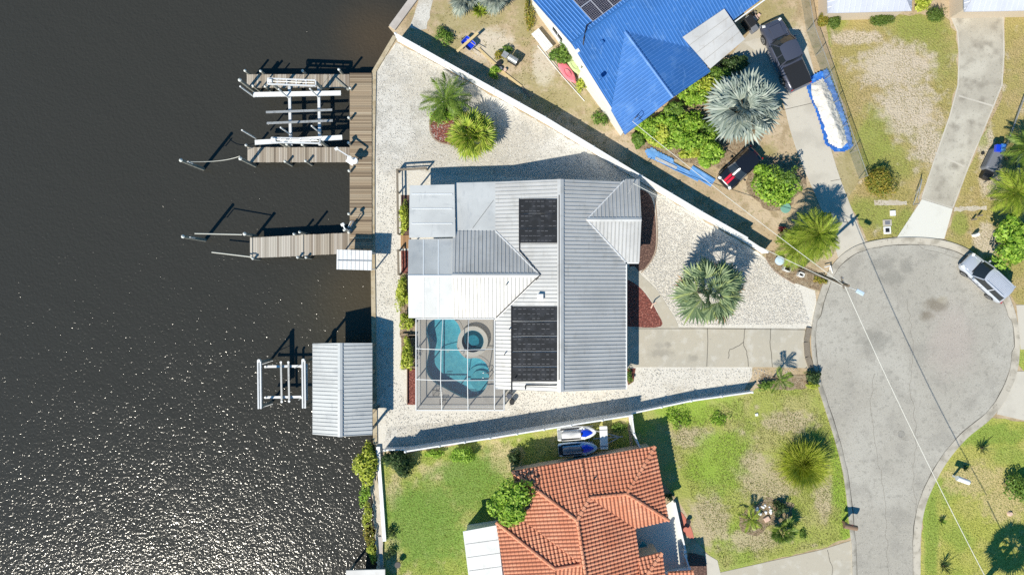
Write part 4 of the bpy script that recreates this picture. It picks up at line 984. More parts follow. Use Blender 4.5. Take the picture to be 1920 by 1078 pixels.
vinyl_fence('vinyl_fence', 'short white fence from the long fence to the tile roof house', [(1179,775),(1183,806),(1196,836)], 1.6, 60)
# chain link fence
cl = thing('chain_link_fence', 'thin chain link fence between the boat tarp driveway and dry lawn', 'fence', at(1500,0))
qa = [at(1488,-80), at(1512,60), at(1545,150), at(1576,240), at(1610,335)]
mb = MB()
for i in range(len(qa)-1): mb.tube([qa[i]+Vector((0,0,1.5)), qa[i+1]+Vector((0,0,1.5))], .022, 6)
mb.build('top_rail', mt['alu_grey'], cl)
for i in range(len(qa)-1):
    a, b = qa[i], qa[i+1]; k = 2
    for j in range(k):
        p = a.lerp(b, j/k); MB().tube([p, p+Vector((0,0,1.55))], .03, 8).build('post', mt['alu_grey'], cl)
    MB().add([a+Vector((0,0,.03)), b+Vector((0,0,.03)), b+Vector((0,0,1.48)), a+Vector((0,0,1.48))], [(0,1,2,3)]).build('mesh_panel', mt['chain'], cl)
MB().tube([qa[-1], qa[-1]+Vector((0,0,1.55))], .03, 8).build('post', mt['alu_grey'], cl)
# timber rail fence west of the house
rf = thing('timber_rail_fence', 'low dark timber rail round the hedges on the canal side of the house', 'fence', at(748,345))
for path in ([(747,322),(801,319)], [(748,324),(749.5,440)], [(749.5,470),(750.5,515)]):
    a, b = at(*path[0]), at(*path[1]); MB().bar(a+Vector((0,0,.95)), b+Vector((0,0,.95)), .15, .05).build('rail', mt['wood_dark'], rf)
    MB().bar(a+Vector((0,0,.5)), b+Vector((0,0,.5)), .05, .1).build('rail', mt['wood_dark'], rf)
    k = max(1, round((b-a).length/2))
    for j in range(k+1): p = a.lerp(b, j/k); MB().box(p+Vector((0,0,.5)), (.11,.11,1.0)).build('post', mt['wood_dark'], rf)
mb = MB(); boards(mb, 751, 768, 441, 466, .12, 'x', .12); tag(mb.build('entry_step', mt['wood_gate'], origin=at(760,453)), 'brown stained board platform between the hedges beside the patio roof', 'step')
mb = MB()
for y in (628, 690): mb.bar(at(752,y,.3), at(780,y,.3), .05, .2)
for x in (763.5,): mb.bar(at(x,690,.15), at(x,758,.15), .05, .15)
tag(mb.build('bed_border', mt['edging'], origin=at(765,690)), 'low wooden border of the red mulch bed beside the cage', 'border')

# ------------------------------------------------------------------ blue roof house
bz, bm_, br_ = 2.5, 4.2, 3.74
blue = thing('blue_roof_house', 'house with a bright blue metal roof, solar panels and white patio roof', 'house', at(1220,60))
hb = [mt['roof_blue'], mt['seam_blue']]
RB = [(0,0,1),(.12,.045,1),(.24,.045,0),(.36,0,0)]
r0, r1 = at(1072,83,bm_), at(1072,83,bm_) + (at(1072+316,83-233,bm_)-at(1072,83,bm_))
ed = (r1-r0).normalized(); dn = Vector((ed.y,-ed.x,0)); 
if dn.y > 0: dn = -dn
W2 = 5.85
SEd = dn*W2 + Vector((0,0,bz-bm_)); NWd = -dn*W2 + Vector((0,0,bz-bm_))
r1 = r0 + ed*17
mb = MB(); slope(mb, [r0, r1, r1+SEd, r0+SEd], RB, .27, slab=.1); mb.build('roof', hb, blue)
mb = MB(); slope(mb, [r0, r0+NWd, r1+NWd, r1], RB, .27, slab=.1); mb.build('roof', hb, blue)
ax = at(1172,60,br_-.02); gd_ = at(1262,183,br_-.02)
gsw, gne = at(1172,253,bz), at(1332,135,bz)
g1 = at(1146,207,bz+.02); g2 = ax + (gd_-ax)*0 + (gne-gd_)*1.0
mb = MB(); slope(mb, [ax, gd_, gsw, g1], RB, .27, slab=.1, lift=.03); mb.build('roof', hb, blue)
mb = MB(); slope(mb, [ax, g2, gne, gd_], RB, .27, slab=.1, lift=.03); mb.build('roof', hb, blue)
for a_, b_ in ((r0+L_, r1+L_), (ax+L_*1.3, gd_+L_*1.3)):
    mb = MB(); cap(mb, a_, b_, .26); mb.build('ridge_cap', mt['roof_blue'], blue)
i0 = .35
mb = MB(); base = [r0+ed*i0+dn*(W2-.3), r1+dn*(W2-.3), r1-dn*(W2-.3), r0+ed*i0-dn*(W2-.3)]
mb.prism([Vector((p.x,p.y,bz-.1)) for p in base], bz-.1)
mb.add([Vector((base[0].x,base[0].y,bz-.1)), Vector((base[3].x,base[3].y,bz-.1)), r0+ed*i0-Vector((0,0,.16))], [(0,1,2)])
gdir = (gd_-ax).normalized(); gs = (gsw-gd_); gs.z = 0; gs.normalize(); gn = Vector((gdir.x,gdir.y,0)).normalized()
wc = [gsw-gs*.3-gn*.35, gne+gs*.3-gn*.35, Vector((ax.x,ax.y,0))+ (gne-gd_)*.93, Vector((ax.x,ax.y,0))+(gsw-gd_)*.93]
wc = [Vector((p.x,p.y,bz-.1)) for p in wc]; mb.prism(wc, bz-.1)
ap_ = gd_ - gn*.35; mb.add([wc[0], wc[1], Vector((ap_.x, ap_.y, br_-.16))], [(0,1,2)])
mb.build('wall', mt['wallw'], blue)
mb = MB(); mb.bar(r0+NWd-Vector((0,0,.07))-ed*.03, r0-Vector((0,0,.07))-ed*.03, .03, .18); mb.bar(r0+SEd-Vector((0,0,.07))-ed*.03, r0-Vector((0,0,.07))-ed*.03, .03, .18); mb.build('fascia', mt['frame'], blue)
c_ = (base[0]+base[3])/2; window(blue, Vector((c_.x,c_.y,1.4))+dn*2, 1.4, 1.0, (-ed.x,-ed.y)); window(blue, Vector((c_.x,c_.y,1.4))-dn*2, 1.4, 1.0, (-ed.x,-ed.y))
mb = MB(); mb.prism([at(1280,70,2.98), at(1358,17,2.98), at(1397,74,2.62), at(1332,129,2.62)], .06)
o = mb.build('patio_roof', mt['roof_white'], blue)
mb = MB()
for t_ in (.25,.5,.75): 
    a_ = at(1280,70,3.0).lerp(at(1332,129,2.64), t_); b_ = at(1358,17,3.0).lerp(at(1397,74,2.64), t_); mb.bar(a_, b_, .03, .012)
mb.build('panel_seam', mt['seam'], o)
mb = MB(); a_, b_ = at(1377,42,2.45), at(1437,-2,2.45); mb.bar(a_, b_, .1, .12); mb.build('gutter', mt['frame'], blue)
nwn = (r1-r0).cross(NWd).normalized(); nwn = nwn if nwn.z > 0 else -nwn
def on_nw(u_, v_, lift_=.12): return r0 + ed*u_ + NWd*(v_/NWd.length) + nwn*lift_
cu = (at(1110,40,4.1)-r0).dot(ed); 
for i in range(4):
    for j in range(3):
        u0, u1 = cu+i*1.02, cu+i*1.02+1.0; v0, v1 = .42+j*1.68, .42+j*1.68+1.65
        P4 = [on_nw(u0,v0), on_nw(u1,v0), on_nw(u1,v1), on_nw(u0,v1)]
        mb = MB(); mb.prism(P4, .04); o = mb.build('solar_panel', mt['pvline'], blue)
        mb = MB()
        for a in range(6):
            for b in range(10):
                e = .012; x0, x1 = u0+.03+a*.157, u0+.03+(a+1)*.157-e; y0, y1 = v0+.03+b*.159, v0+.03+(b+1)*.159-e
                mb.poly([on_nw(x0,y0,.125), on_nw(x0,y1,.125), on_nw(x1,y1,.125), on_nw(x1,y0,.125)])
        mb.build('cell', mt['pv'], o)
mb = MB(); mb.tube([at(1108,43,4.3), at(1100,48,4.3), at(1095,72,4.25), at(1093,90,3.9)], .05, 6); mb.build('conduit', mt['pipe'], blue)
for x, y in ((1083,96),(1081,40),(1125,146),(1128,80)): MB().box(at(x,y,3.9 if y > 50 else 3.4), (.3,.3,.35), .6).build('roof_vent', mt['frame'] if x < 1090 and y > 50 else mt['roof_blue'], blue, bevel=.05)
# service mast with insulators at the lower corner
t = thing('service_mast', 'roof service mast with curled wires on the lower blue roof corner', 'mast', at(1186,228,2.6))
q_ = at(1186,228,2.7); MB().tube([q_-Vector((0,0,.3)), q_+Vector((0,0,1.0))], .04, 8).build('pipe', mt['rim'], t)
MB().tube([q_+Vector((0,0,1.0)), q_+Vector((.25,.25,1.15)), q_+Vector((.5,.1,1.0)), q_+Vector((.3,-.15,.9))], .03, 6).build('wire_loop', mt['pipe'], t)

# ------------------------------------------------------------------ top right houses
def hip_house(name, label, pts, wallpts, ridge=None):
    t = thing(name, label, 'house', pts[0][0])
    for k, P4 in enumerate(pts):
        mb = MB(); slope(mb, P4, [(0,0,1),(.07,.04,0),(.14,.04,0),(.2,0,0)], .45, slab=.1); mb.build('roof', [mt['roof_lav'], mt['seam_lav']], t)
    mb = MB(); mb.prism(wallpts, 2.3); mb.build('wall', mt['walltan'], t)
    if ridge: MB().prism(ridge, .1).build('roof', mt['roof_lav'], t)
    return t
z0, z1 = 2.5, 4.0
hip_house('grey_roof_house', 'pale grey metal roof house with clipped shrubs in front, top of photo', [
    [at(1552,25,z0), at(1709,21,z0), at(1675,-60,z1), at(1600,-55,z1)], [at(1552,25,z0), at(1600,-55,z1), at(1600,-200,z1), at(1548,-200,z0)], [at(1709,21,z0), at(1714,-200,z0), at(1675,-200,z1), at(1675,-60,z1)]],
    [at(1558,19,2.3), at(1703,15,2.3), at(1706,-200,2.3), at(1554,-200,2.3)], [at(1600,-55,z1), at(1675,-60,z1), at(1675,-200,z1), at(1600,-200,z1)])
hip_house('grey_roof_house', 'pale grey ribbed roof house in the top right corner', [
    [at(1808,22,z0), at(2080,18,z0), at(2040,-60,z1), at(1850,-50,z1)], [at(1808,22,z0), at(1850,-50,z1), at(1850,-200,z1), at(1806,-200,z0)]],
    [at(1814,14,2.3), at(2070,10,2.3), at(2070,-200,2.3), at(1812,-200,2.3)], [at(1850,-50,z1), at(2040,-60,z1), at(2080,-200,z1), at(1850,-200,z1)])

# ------------------------------------------------------------------ terracotta house
tz, ta, tb_ = 2.5, 3.9, 3.45
red = thing('terracotta_roof_house', 'house with an orange terracotta barrel tile roof and open corner patio', 'house', at(1090,1000))
ht_ = [mt['tile'], mt['tile_gap_shade']]
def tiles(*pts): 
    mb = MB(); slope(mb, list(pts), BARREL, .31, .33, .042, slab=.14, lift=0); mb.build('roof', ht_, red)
A_, B_, J1, J2, J3 = at(960,883,tz), at(1228,836,tz), at(1082,975,ta), at(1175,925,tb_), at(1105,932,tb_)
E_ = at(1092,860,tz)
n1 = up_normal([A_, B_, J2, J1])
tiles(A_, E_, J3, J1); tiles(E_, B_, J2, J3)
tiles(B_, at(1254,975,tz), J2)
tiles(J2, at(1254,975,tz), at(1192,990,tz), J3)
tiles(J1, J3, at(1192,990,tz), at(1206,1120,tz), at(1104,1120,ta))
tiles(A_, J1, at(1090,1057,ta), at(978,971,tz))
W1, W2_, W3 = at(930,978,tz), at(1040,1065,3.6), at(1090,1057,3.62)
tiles(W1, at(978,971,tz+.02), W3, W2_)
tiles(W1, W2_, at(1052,1140,3.6), at(956,1140,tz))
tiles(W2_, W3, at(1100,1140,3.25), at(1052,1140,3.2))
tiles(at(1197,1046,tz), at(1241,1035,tz), at(1206,1085,2.95), at(1200,1085,2.95))
tiles(at(1241,1035,tz), at(1253,1130,tz), at(1206,1130,2.95), at(1206,1085,2.95))
tiles(at(1253,1072,2.4), at(1300,1069,2.4), at(1306,1130,2.7), at(1256,1130,2.7))
def tcap(a, b):
    mb = MB(); a, b = Vector(a), Vector(b); k = max(2, int((b-a).length/.38)); U = Vector((0,0,.10))
    for i in range(k):
        mb.tube([a.lerp(b, i/k)+U*1.0, a.lerp(b, (i+1.05)/k)+U*.75], .15, 8, r1=.12)
    mb.build('ridge_tiles', mt['tile'], red, smooth=True)
for a_, b_ in ((A_,J1),(B_,J2),(J2,J3),(J3,J1),(J1,at(1104,1120,ta)),(J2,at(1254,975,tz)),(W1,W2_),(W2_,W3),(at(1241,1035,tz),at(1206,1085,2.95))): tcap(a_, b_)
mb = MB()
mb.prism([Vector((p.x,p.y,tz-.16)) for p in (at(966,890,tz), at(1223,844,tz), at(1246,970,tz), at(1186,984,tz), at(1196,1045,tz), at(1236,1040,tz), at(1246,1130,tz), at(960,1130,tz), at(940,985,tz), at(982,975,tz))], tz-.16)
mb.build('wall', mt['walltan'], red)
q_ = at(1113,900,3.2); MB().tube([q_-Vector((0,0,.2)), q_+Vector((0,0,.25))], .06, 8).build('vent_pipe', mt['pipe'], red)
window(red, (at(1186,1010).x+.05, at(1186,1010).y, 1.3), 1.2, 1.2, (1,.1))
mb = MB(); mb.prism([at(868,996,2.45), at(932,984,2.5), at(948,1130,2.5), at(885,1130,2.45)], .1); o = mb.build('awning', mt['awning'], red)
MB().prism([at(873,1002,2.33), at(936,992,2.33), at(956,1128,2.33), at(890,1128,2.33)], 2.33).build('sunroom_wall', mt['wallw'], red)
mb = MB()
for y in (1018,1043,1068): mb.bar(at(870+(y-996)*.13,y+2,2.465), at(934+(y-984)*.13,y-7,2.515), .04, .015)
mb.build('panel_seam', mt['seam'], o)
sheet('patio', [(1184,988),(1200,980),(1250,945),(1262,936),(1292,1062),(1246,1072),(1190,1072)], .05, mt['concrete_new'])
pw = thing('patio_wall', 'low white patio wall beside the terracotta house', 'wall', at(1265,940))
mb = MB()
mb.bar(at(1264,940,.25), at(1284,1030,.25), .12, .5); mb.bar(at(1284,1040,.25), at(1291,1062,.25), .12, .5); mb.bar(at(1289,1064,.25), at(1246,1073,.25), .14, .5)
mb.build('wall', mt['vinyl'], pw)
for x, y in ((1283,1031),(1284,1039),(1291,1063)): MB().box(at(x,y,.32), (.22,.22,.64), .1).build('post', mt['vinyl'], pw)
# teal chair on the patio
def lounge(x, y, rz, label):
    t = thing('patio_chair', label, 'chair', (0,0,0))
    MB().box((0,0,.42), (.6,.55,.07)).build('seat', mt['teal'], t, bevel=.02); MB().box((-.36,0,.72), (.08,.55,.62), 0, 0, 0, -.25).build('backrest', mt['teal'], t, bevel=.02)
    for sy in (-.32,.32):
        MB().tube([(.28,sy,0),(.3,sy,.62),(-.3,sy,.66),(-.36,sy,0)], .022, 6).build('arm', mt['alu'], t)
    t.location = at(x, y, .05); t.rotation_euler = (0,0,rz)
lounge(1203,1019,1.0,'teal fabric chair in the shaded corner patio')
for i, (x, y, r_, m_, lb) in enumerate(((1284,990,.2,'red_clay','round clay pot on the red curved bed by the patio wall'),(1289,975,.18,'black','black round pot on the red curved bed'))):
    mb = MB(); q_ = at(x, y, .03); mb.disc(q_, r_*.75, .3, 16, r2=r_); mb.disc(q_+Vector((0,0,.3)), r_*1.1, .05, 16)
    tag(mb.build('plant_pot', mt[m_], origin=q_), lb, 'plant pot')
# ------------------------------------------------------------------ vehicles (x forward, y left)
def ring_section(x, hw, zb, zt, crown=.03):
    pts = [(-hw*.86, zb), (-hw*.97, zb+.12), (-hw, zb+(zt-zb)*.45), (-hw*.985, zt-.12), (-hw*.90, zt-.02), (-hw*.55, zt+crown*.7), (0, zt+crown)]
    pts += [(-a, b) for a, b in pts[-2::-1]]
    return [Vector((x, a, b)) for a, b in pts]
def car(name, label, px, py, ang, spec):
    t = thing(name, label, spec['cat'], (0,0,0)); L_c, W = spec['L'], spec['W']/2; P = mt[spec['paint']]
    mb = MB()
    st = [(-.5,.80,.38,.80), (-.488,.90,.28,.90), (-.45,.97,.24,1), (-.3,1,.22,1), (-.1,1,.22,1), (.1,1,.22,1), (.25,.99,.22,.97), (.36,.965,.24,.92), (.45,.92,.26,.85), (.485,.84,.28,.76), (.5,.70,.36,.66)]
    bz_ = spec['belt']
    rings = [ring_section(x*L_c, W*w_, zb, bz_*(zt if not spec.get('hood') else zt)) for x, w_, zb, zt in st]
    body = mb.loft(rings).build('body', P, t, smooth=True)
    # greenhouse
    x0, x1, x2, x3 = [v*L_c for v in spec['cabin']]; H_ = spec['H']; wb, wt = W*.90, W*spec.get('tumble', .74)
    zb = bz_-.02
    nb = 6
    def cr(x, hw, z, bow): return [Vector((x + bow*(1-(i/3-1)**2), hw*(i/3-1), z)) for i in range(7)]
    f0, f1 = cr(x3-.1, wb*.96, zb+.01, .22), cr(x2-.02, wt*.94, H_-.05, .12)
    r0_, r1_ = cr(x0+.08, wb*.94, zb+.03, -.12), cr(x1+.02, wt*.94, H_-.05, -.08)
    MB().loft([f0, f1], 0, False, False).build('windshield', mt['glass'], t, smooth=True)
    if not spec.get('pickup'): MB().loft([r1_, r0_], 0, False, False).build('rear_window', mt['glass'], t, smooth=True)
    else: MB().loft([r1_, r0_], 0, False, False).build('rear_window', mt['glass'], t, smooth=True)
    for s_ in (-1, 1):
        o = MB().add([(x0+.12, s_*wb, zb+.02), (x3-.10, s_*wb, zb), (x2-.05, s_*wt, H_-.05), (x1+.05, s_*wt, H_-.05)], [(0,1,2,3)]).build('side_window', mt['glass'], t)
        mb = MB()
        xm = (x1+x2)/2
        mb.bar((xm, s_*(wb+.008), zb), (xm-.02, s_*(wt+.01), H_-.05), .09, .03)
        mb.bar((x3-.08, s_*wb*.985, zb), (x2, s_*wt*.98, H_-.05), .07, .06)
        mb.bar((x0+.08, s_*wb*.98, zb), (x1, s_*wt*.98, H_-.05), .10, .07)
        mb.build('pillar', P, t)
    rr = []
    for i in range(7):
        x = x1 + (x2-x1)*i/6; c_ = .035*math.sin(math.pi*(.15+.7*i/6)); hw = wt*(1.0 if 0 < i < 6 else .94)
        xx = [x + (.12 if i >= 5 else (-.08 if i <= 1 else 0))*(1-(j/4-1)**2)*(1 if i in (0,6) else .8) for j in range(9)]
        rr.append([Vector((xx[j], hw*(j/4-1)*1.01, H_-.05 + (c_+.03)*(1-abs(j/4-1)**2.5))) for j in range(9)] )
    MB().loft(rr, 0, False, False).build('roof', mt[spec.get('roof', spec['paint'])], t, smooth=True)
    if spec.get('rails'):
        for s_ in (-1,1): MB().tube([(x1+.2, s_*wt*.86, H_+.02), (x1+.35, s_*wt*.86, H_+.07), (x2-.35, s_*wt*.86, H_+.07), (x2-.2, s_*wt*.86, H_+.02)], .02, 6).build('roof_rail', mt[spec['rails']], t)
    if spec.get('ribs'):
        mb = MB()
        for k in range(-3,4): mb.bar((x1+.3, k*wt*.2, H_+.02), (x2-.25, k*wt*.2, H_+.02), .03, .012)
        mb.build('roof_rib', P, t)
    rw = spec.get('rw', .34)
    for sx in (-.31, .31):
        for s_ in (-1, 1):
            mb = MB(); y = s_*(W-.10); rg = []
            for yy, r_ in ((-.115,rw*.9),(-.09,rw),(.09,rw),(.115,rw*.9)):
                rg.append([Vector((sx*L_c+r_*math.cos(a), y+yy, rw+r_*math.sin(a))) for a in [2*math.pi*i/20 for i in range(20)]])
            o = mb.loft(rg).build('wheel', mt['tyre'], t, smooth=True)
            mb = MB(); yo = y+s_*.12; c_ = Vector((sx*L_c, yo, rw))
            for i in range(7):
                a = 2*math.pi*i/7; mb.bar(c_, c_+Vector((rw*.62*math.cos(a), 0, rw*.62*math.sin(a))), .05, .02)
            ring2 = [[Vector((sx*L_c+r_*math.cos(2*math.pi*i/20), yo+dy, rw+r_*math.sin(2*math.pi*i/20))) for i in range(20)] for r_, dy in ((rw*.70,0),(rw*.58,.01*s_))]
            mb.loft(ring2, 0, False); mb.build('rim', mt['rim'], o)
            mb = MB()
            arc = [Vector((sx*L_c+(rw+.06)*math.cos(a), s_*(W+.003), rw+(rw+.06)*math.sin(a))) for a in [math.pi*i/10 for i in range(11)]]
            mb.tube(arc, .03, 6); mb.build('wheel_arch', mt['black'], t)
    for s_ in (-1, 1):
        MB().box((x3-.35, s_*(W+.10), bz_+.08), (.14,.20,.13), 0).build('mirror', P, t, bevel=.03)
        MB().box((.465*L_c, s_*W*.70, bz_*.80), (.22,.26,.13), s_*-.35, 0, 0, .35).build('headlight', mt['lamp'], t, bevel=.03)
        MB().box((-.492*L_c, s_*W*.74, bz_*.82), (.07,.30,.16), s_*.25).build('taillight', mt['taillamp'], t, bevel=.02)
    mb = MB(); mb.box((.497*L_c, 0, .48), (.05, W*1.0, .18)); mb.build('grille', mt['black'], t)
    mb = MB(); mb.box((x3+.10, 0, bz_+.02), (.06, W*1.3, .03)); mb.build('cowl', mt['black'], t)
    for f_ in spec.get('extra', ()): f_(t)
    q_ = at(px, py, .035); t.location = q_; t.rotation_euler = (0,0,ang); return t
def heading(x0, y0, x1, y1): return math.atan2(-(y1-y0), x1-x0)     # image direction tail -> nose
def mini_extra(t):
    for y in (-.17, .17):
        mb = MB(); 
        for a_, b_ in (((.90,1.005+.0),(1.80,.82)),): pass
    mb = MB()
    for y in (0,):
        rg = []
        for x, z in ((.80,.965),(1.1,.945),(1.45,.905),(1.76,.84)): rg.append([Vector((x, y-.24, z)), Vector((x, y-.04, z+.004))]); 
        mb.loft(rg, 0, False, False); rg = [[Vector((v.x, -v.y, v.z)) for v in r_] for r_ in rg]; mb.loft(rg, 0, False, False)
    mb.build('hood_stripe', mt['red'], t)
    mb = MB(); rg = []
    for x, z in ((-1.90,.84),(-1.80,.93),(-1.62,.985)): rg.append([Vector((x,-.24,z)), Vector((x,.24,z))])
    mb.loft(rg, 0, False, False).build('rear_stripe', mt['red'], t)
    MB().bar((-1.30,-.55,1.40),(-1.30,.55,1.40), .16, .03).build('spoiler', mt['carblack'], t)
def truck_extra(t):
    MB().box((-2.02, 0, 1.13), (2.0, 1.76, .05)).build('bed_cover', mt['black'], t, bevel=.02)
    MB().box((-3.06, 0, .55), (.16, 1.98, .14)).build('rear_bumper', mt['rim'], t, bevel=.03)
    MB().box((2.98, 0, .55), (.18, 1.86, .20)).build('front_bumper', mt['rim'], t, bevel=.03)
    for s_ in (-1, 1): MB().bar((-1.0, s_*1.06, .40), (1.0, s_*1.06, .40), .14, .05).build('running_board', mt['rim'], t)
    MB().box((1.95, 0, 1.085), (1.2, 1.0, .03)).build('hood_bulge', mt['cargrey'], t, bevel=.03)
def suv_extra(t):
    for s_ in (-1, 1):
        MB().bar((1.25, s_*.62, 1.0), (2.05, s_*.60, .90), .05, .015).build('hood_crease', mt['carsilver'], t)
        MB().bar((-1.4, s_*.935, .62), (1.3, s_*.935, .62), .02, .07).build('door_trim', mt['black'], t)
        mb = MB()
        for x in (-.15, .85): mb.bar((x, s_*.924, .35), (x, s_*.915, .98), .012, .012)
        mb.build('door_seam', mt['black'], t)
        MB().box((.25, s_*.93, .86), (.2,.04,.04)).build('door_handle', mt['rim'], t)
car('silver_suv', 'silver suv parked at the right side of the cul-de-sac kerb', 1838, 521, heading(1878,556,1800,484),
    dict(cat='car', L=4.6, W=1.84, H=1.66, belt=1.02, cabin=(-.47,-.40,.10,.27), paint='carsilver', rails='carsilver', ribs=1, extra=[suv_extra]))
car('pickup_truck', 'dark graphite pickup truck with covered bed behind the silver palm', 1466, 108, heading(1492,166,1438,50),
    dict(cat='truck', L=6.1, W=2.12, H=1.92, belt=1.10, cabin=(-.14,-.115,.10,.22), paint='cargrey', rw=.40, pickup=1, extra=[truck_extra]))
car('small_hatchback', 'small black hatchback with a red hood stripe under the silver palm', 1382, 318, heading(1412,286,1350,346),
    dict(cat='car', L=3.85, W=1.72, H=1.42, belt=.93, cabin=(-.43,-.36,.04,.22), paint='carblack', tumble=.80, extra=[mini_extra]))
# jet skis
def jetski(label, px, py, ang, hull, seat, mat2):
    t = thing('jet_ski', label, 'jet ski', (0,0,0), 'jet skis on a trailer beside the lower fence')
    mb = MB(); rings = []
    for x, w_, zt in ((-1.6,.50,.42),(-1.5,.56,.46),(-.8,.60,.50),(0,.60,.52),(.6,.57,.56),(1.1,.46,.60),(1.4,.32,.60),(1.6,.14,.58),(1.66,.03,.55)):
        rings.append([Vector((x,-w_*.55,.05)), Vector((x,-w_,.28)), Vector((x,-w_*.94,zt-.06)), Vector((x,-w_*.80,zt)), Vector((x,0,zt+.02)), Vector((x,w_*.80,zt)), Vector((x,w_*.94,zt-.06)), Vector((x,w_,.28)), Vector((x,w_*.55,.05))])
    mb.loft(rings).build('hull', mt[hull], t, smooth=True)
    for s_ in (-1,1): MB().box((-.45, s_*.43, .525), (1.75,.13,.03)).build('footwell', mt['black'], t)
    MB().box((-1.42,0,.50), (.34,.78,.03)).build('swim_deck', mt[mat2], t)
    mb = MB(); rings = []
    for x, w_, z in ((-1.25,.14,.78),(-1.1,.20,.86),(-.5,.22,.86),(-.4,.19,.82),(.1,.18,.82),(.35,.14,.86)):
        rings.append([Vector((x,-w_*1.2,.5)), Vector((x,-w_,z-.06)), Vector((x,-w_*.6,z)), Vector((x,w_*.6,z)), Vector((x,w_,z-.06)), Vector((x,w_*1.2,.5))])
    mb.loft(rings).build('seat', mt[seat], t, smooth=True)
    mb = MB(); rings = []
    for x, w_, z in ((.35,.24,.92),(.55,.34,.90),(.9,.30,.80),(1.2,.18,.70),(1.42,.04,.62)):
        rings.append([Vector((x,-w_,.58)), Vector((x,-w_*.8,z-.06)), Vector((x,0,z)), Vector((x,w_*.8,z-.06)), Vector((x,w_,.58))])
    mb.loft(rings).build('hood', mt['blue_gel'], t, smooth=True)
    mb = MB(); mb.tube([(.22,-.38,1.0),(.34,-.12,1.02),(.34,.12,1.02),(.22,.38,1.0)], .028, 8); mb.tube([(.45,0,.88),(.34,0,1.02)], .06, 8); mb.build('handlebar', mt['black'], t)
    for s_ in (-1,1): MB().box((.62, s_*.42, .80), (.12,.14,.09)).build('mirror', mt[hull], t, bevel=.02)
    t.location = (at(px, py, .45).x, at(px, py, .45).y, .38); t.rotation_euler = (0,0,ang)
a_ = heading(1044,814,1115,808)
jetski('white jet ski with white seat and royal blue hood, nearest the fence', 1080, 810.5, a_, 'white_gel', 'seat_white', 'alu_grey')
jetski('ice blue jet ski with grey seat and royal blue hood, nearest the tile roof', 1082, 839.5, a_, 'ice_gel', 'seat_grey', 'black')
tr_ = thing('jet_ski_trailer', 'twin trailer with white box fender carrying the two jet skis', 'trailer', at(1080,825))
mb = MB()
for y in (801,820,831,850): mb.bar(at(1048,y,.42), at(1112,y-3,.42), .07, .08)
for x in (1054,1078,1104): mb.bar(at(x,798,.36), at(x+1,853,.36), .08, .08)
for a, b in (((1112,806),(1160,818)),((1112,845),(1160,820)),((1112,822),(1168,818))): mb.bar(at(*a,.4), at(*b,.4), .08, .08)
mb.build('frame', mt['alu_grey'], tr_)
MB().box(at(1132,820,.72)+Vector((0,0,0)), (.66,1.95,.30), .04).build('storage_box', mt['white_gel'], tr_, bevel=.06)
o = MB().box(at(1131,806,.885), (.62,.05,.03), .04).build('box_lid_strap', mt['seat_grey'], tr_); MB().box(at(1133,836,.885), (.62,.05,.03), .04).build('box_lid_strap', mt['seat_grey'], tr_)
for x, y in ((1080,797),(1082,855)):
    q_ = at(x, y, .28); rg = [[Vector((q_.x+r_*math.cos(a), q_.y+yy, .28+r_*math.sin(a))) for a in [2*math.pi*i/16 for i in range(16)]] for yy, r_ in ((-.09,.24),(-.07,.28),(.07,.28),(.09,.24))]
    MB().loft(rg).build('wheel', mt['tyre'], tr_, smooth=True)

# ------------------------------------------------------------------ sand pile on a tarp, other clutter
def blob_heights(outline, hfun, z0, m_, name, res=.16, seed=3, amp=.05):
    """closed relief over an outline in image pixels; hfun(t) gives height from edge distance t (m)"""
    P2 = [at(x, y) for x, y in outline]; xs = [p.x for p in P2]; ys = [p.y for p in P2]
    def inside(x, y):
        c = False; j = len(P2)-1
        for i in range(len(P2)):
            if (P2[i].y > y) != (P2[j].y > y) and x < (P2[j].x-P2[i].x)*(y-P2[i].y)/(P2[j].y-P2[i].y)+P2[i].x: c = not c
            j = i
        return c
    def dist(x, y):
        b = 9
        for i in range(len(P2)):
            a, e = P2[i-1], P2[i]; dx, dy = e.x-a.x, e.y-a.y; t = max(0, min(1, ((x-a.x)*dx+(y-a.y)*dy)/(dx*dx+dy*dy+1e-9))); b = min(b, math.hypot(x-a.x-t*dx, y-a.y-t*dy))
        return b
    from mathutils import noise as nz
    nx, ny = int((max(xs)-min(xs))/res)+2, int((max(ys)-min(ys))/res)+2; mb = MB(); idx = {}
    for i in range(nx):
        for j in range(ny):
            x, y = min(xs)+i*res, min(ys)+j*res; ins = inside(x, y); d = dist(x, y)
            if ins or d < res*1.2:
                h = hfun(d if ins else 0); h += amp*nz.fractal(Vector((x*1.7+seed, y*1.7, 0)), 1, 2, 4)*(1 if ins else .3)
                idx[(i,j)] = len(mb.v); mb.v.append((x, y, z0+max(h, .0 if ins else -.02)))
    for (i, j), a in idx.items():
        k = [idx.get((i+1,j)), idx.get((i+1,j+1)), idx.get((i,j+1))]
        if None not in k: mb.f.append((a, *k)); mb.m.append(0)
    return mb
TP = [(1507,152),(1530,140),(1548,133),(1560,165),(1575,205),(1588,245),(1595,276),(1578,286),(1562,284),(1545,270),(1540,248),(1530,215),(1515,180)]
ta_o = blob_heights(TP, lambda d: .12+.14*max(0, 1-d/.35), .03, None, 'tarp', .11, 5, .10).build('blue_tarp', mt['tarp'], origin=at(1550,210,.03), smooth=True)
tag(ta_o, 'crumpled bright blue tarp spread under the white sand by the driveway', 'tarp')
SP = [(1519,160),(1540,150),(1552,170),(1563,200),(1577,235),(1585,268),(1574,279),(1553,270),(1545,245),(1536,215),(1522,185)]
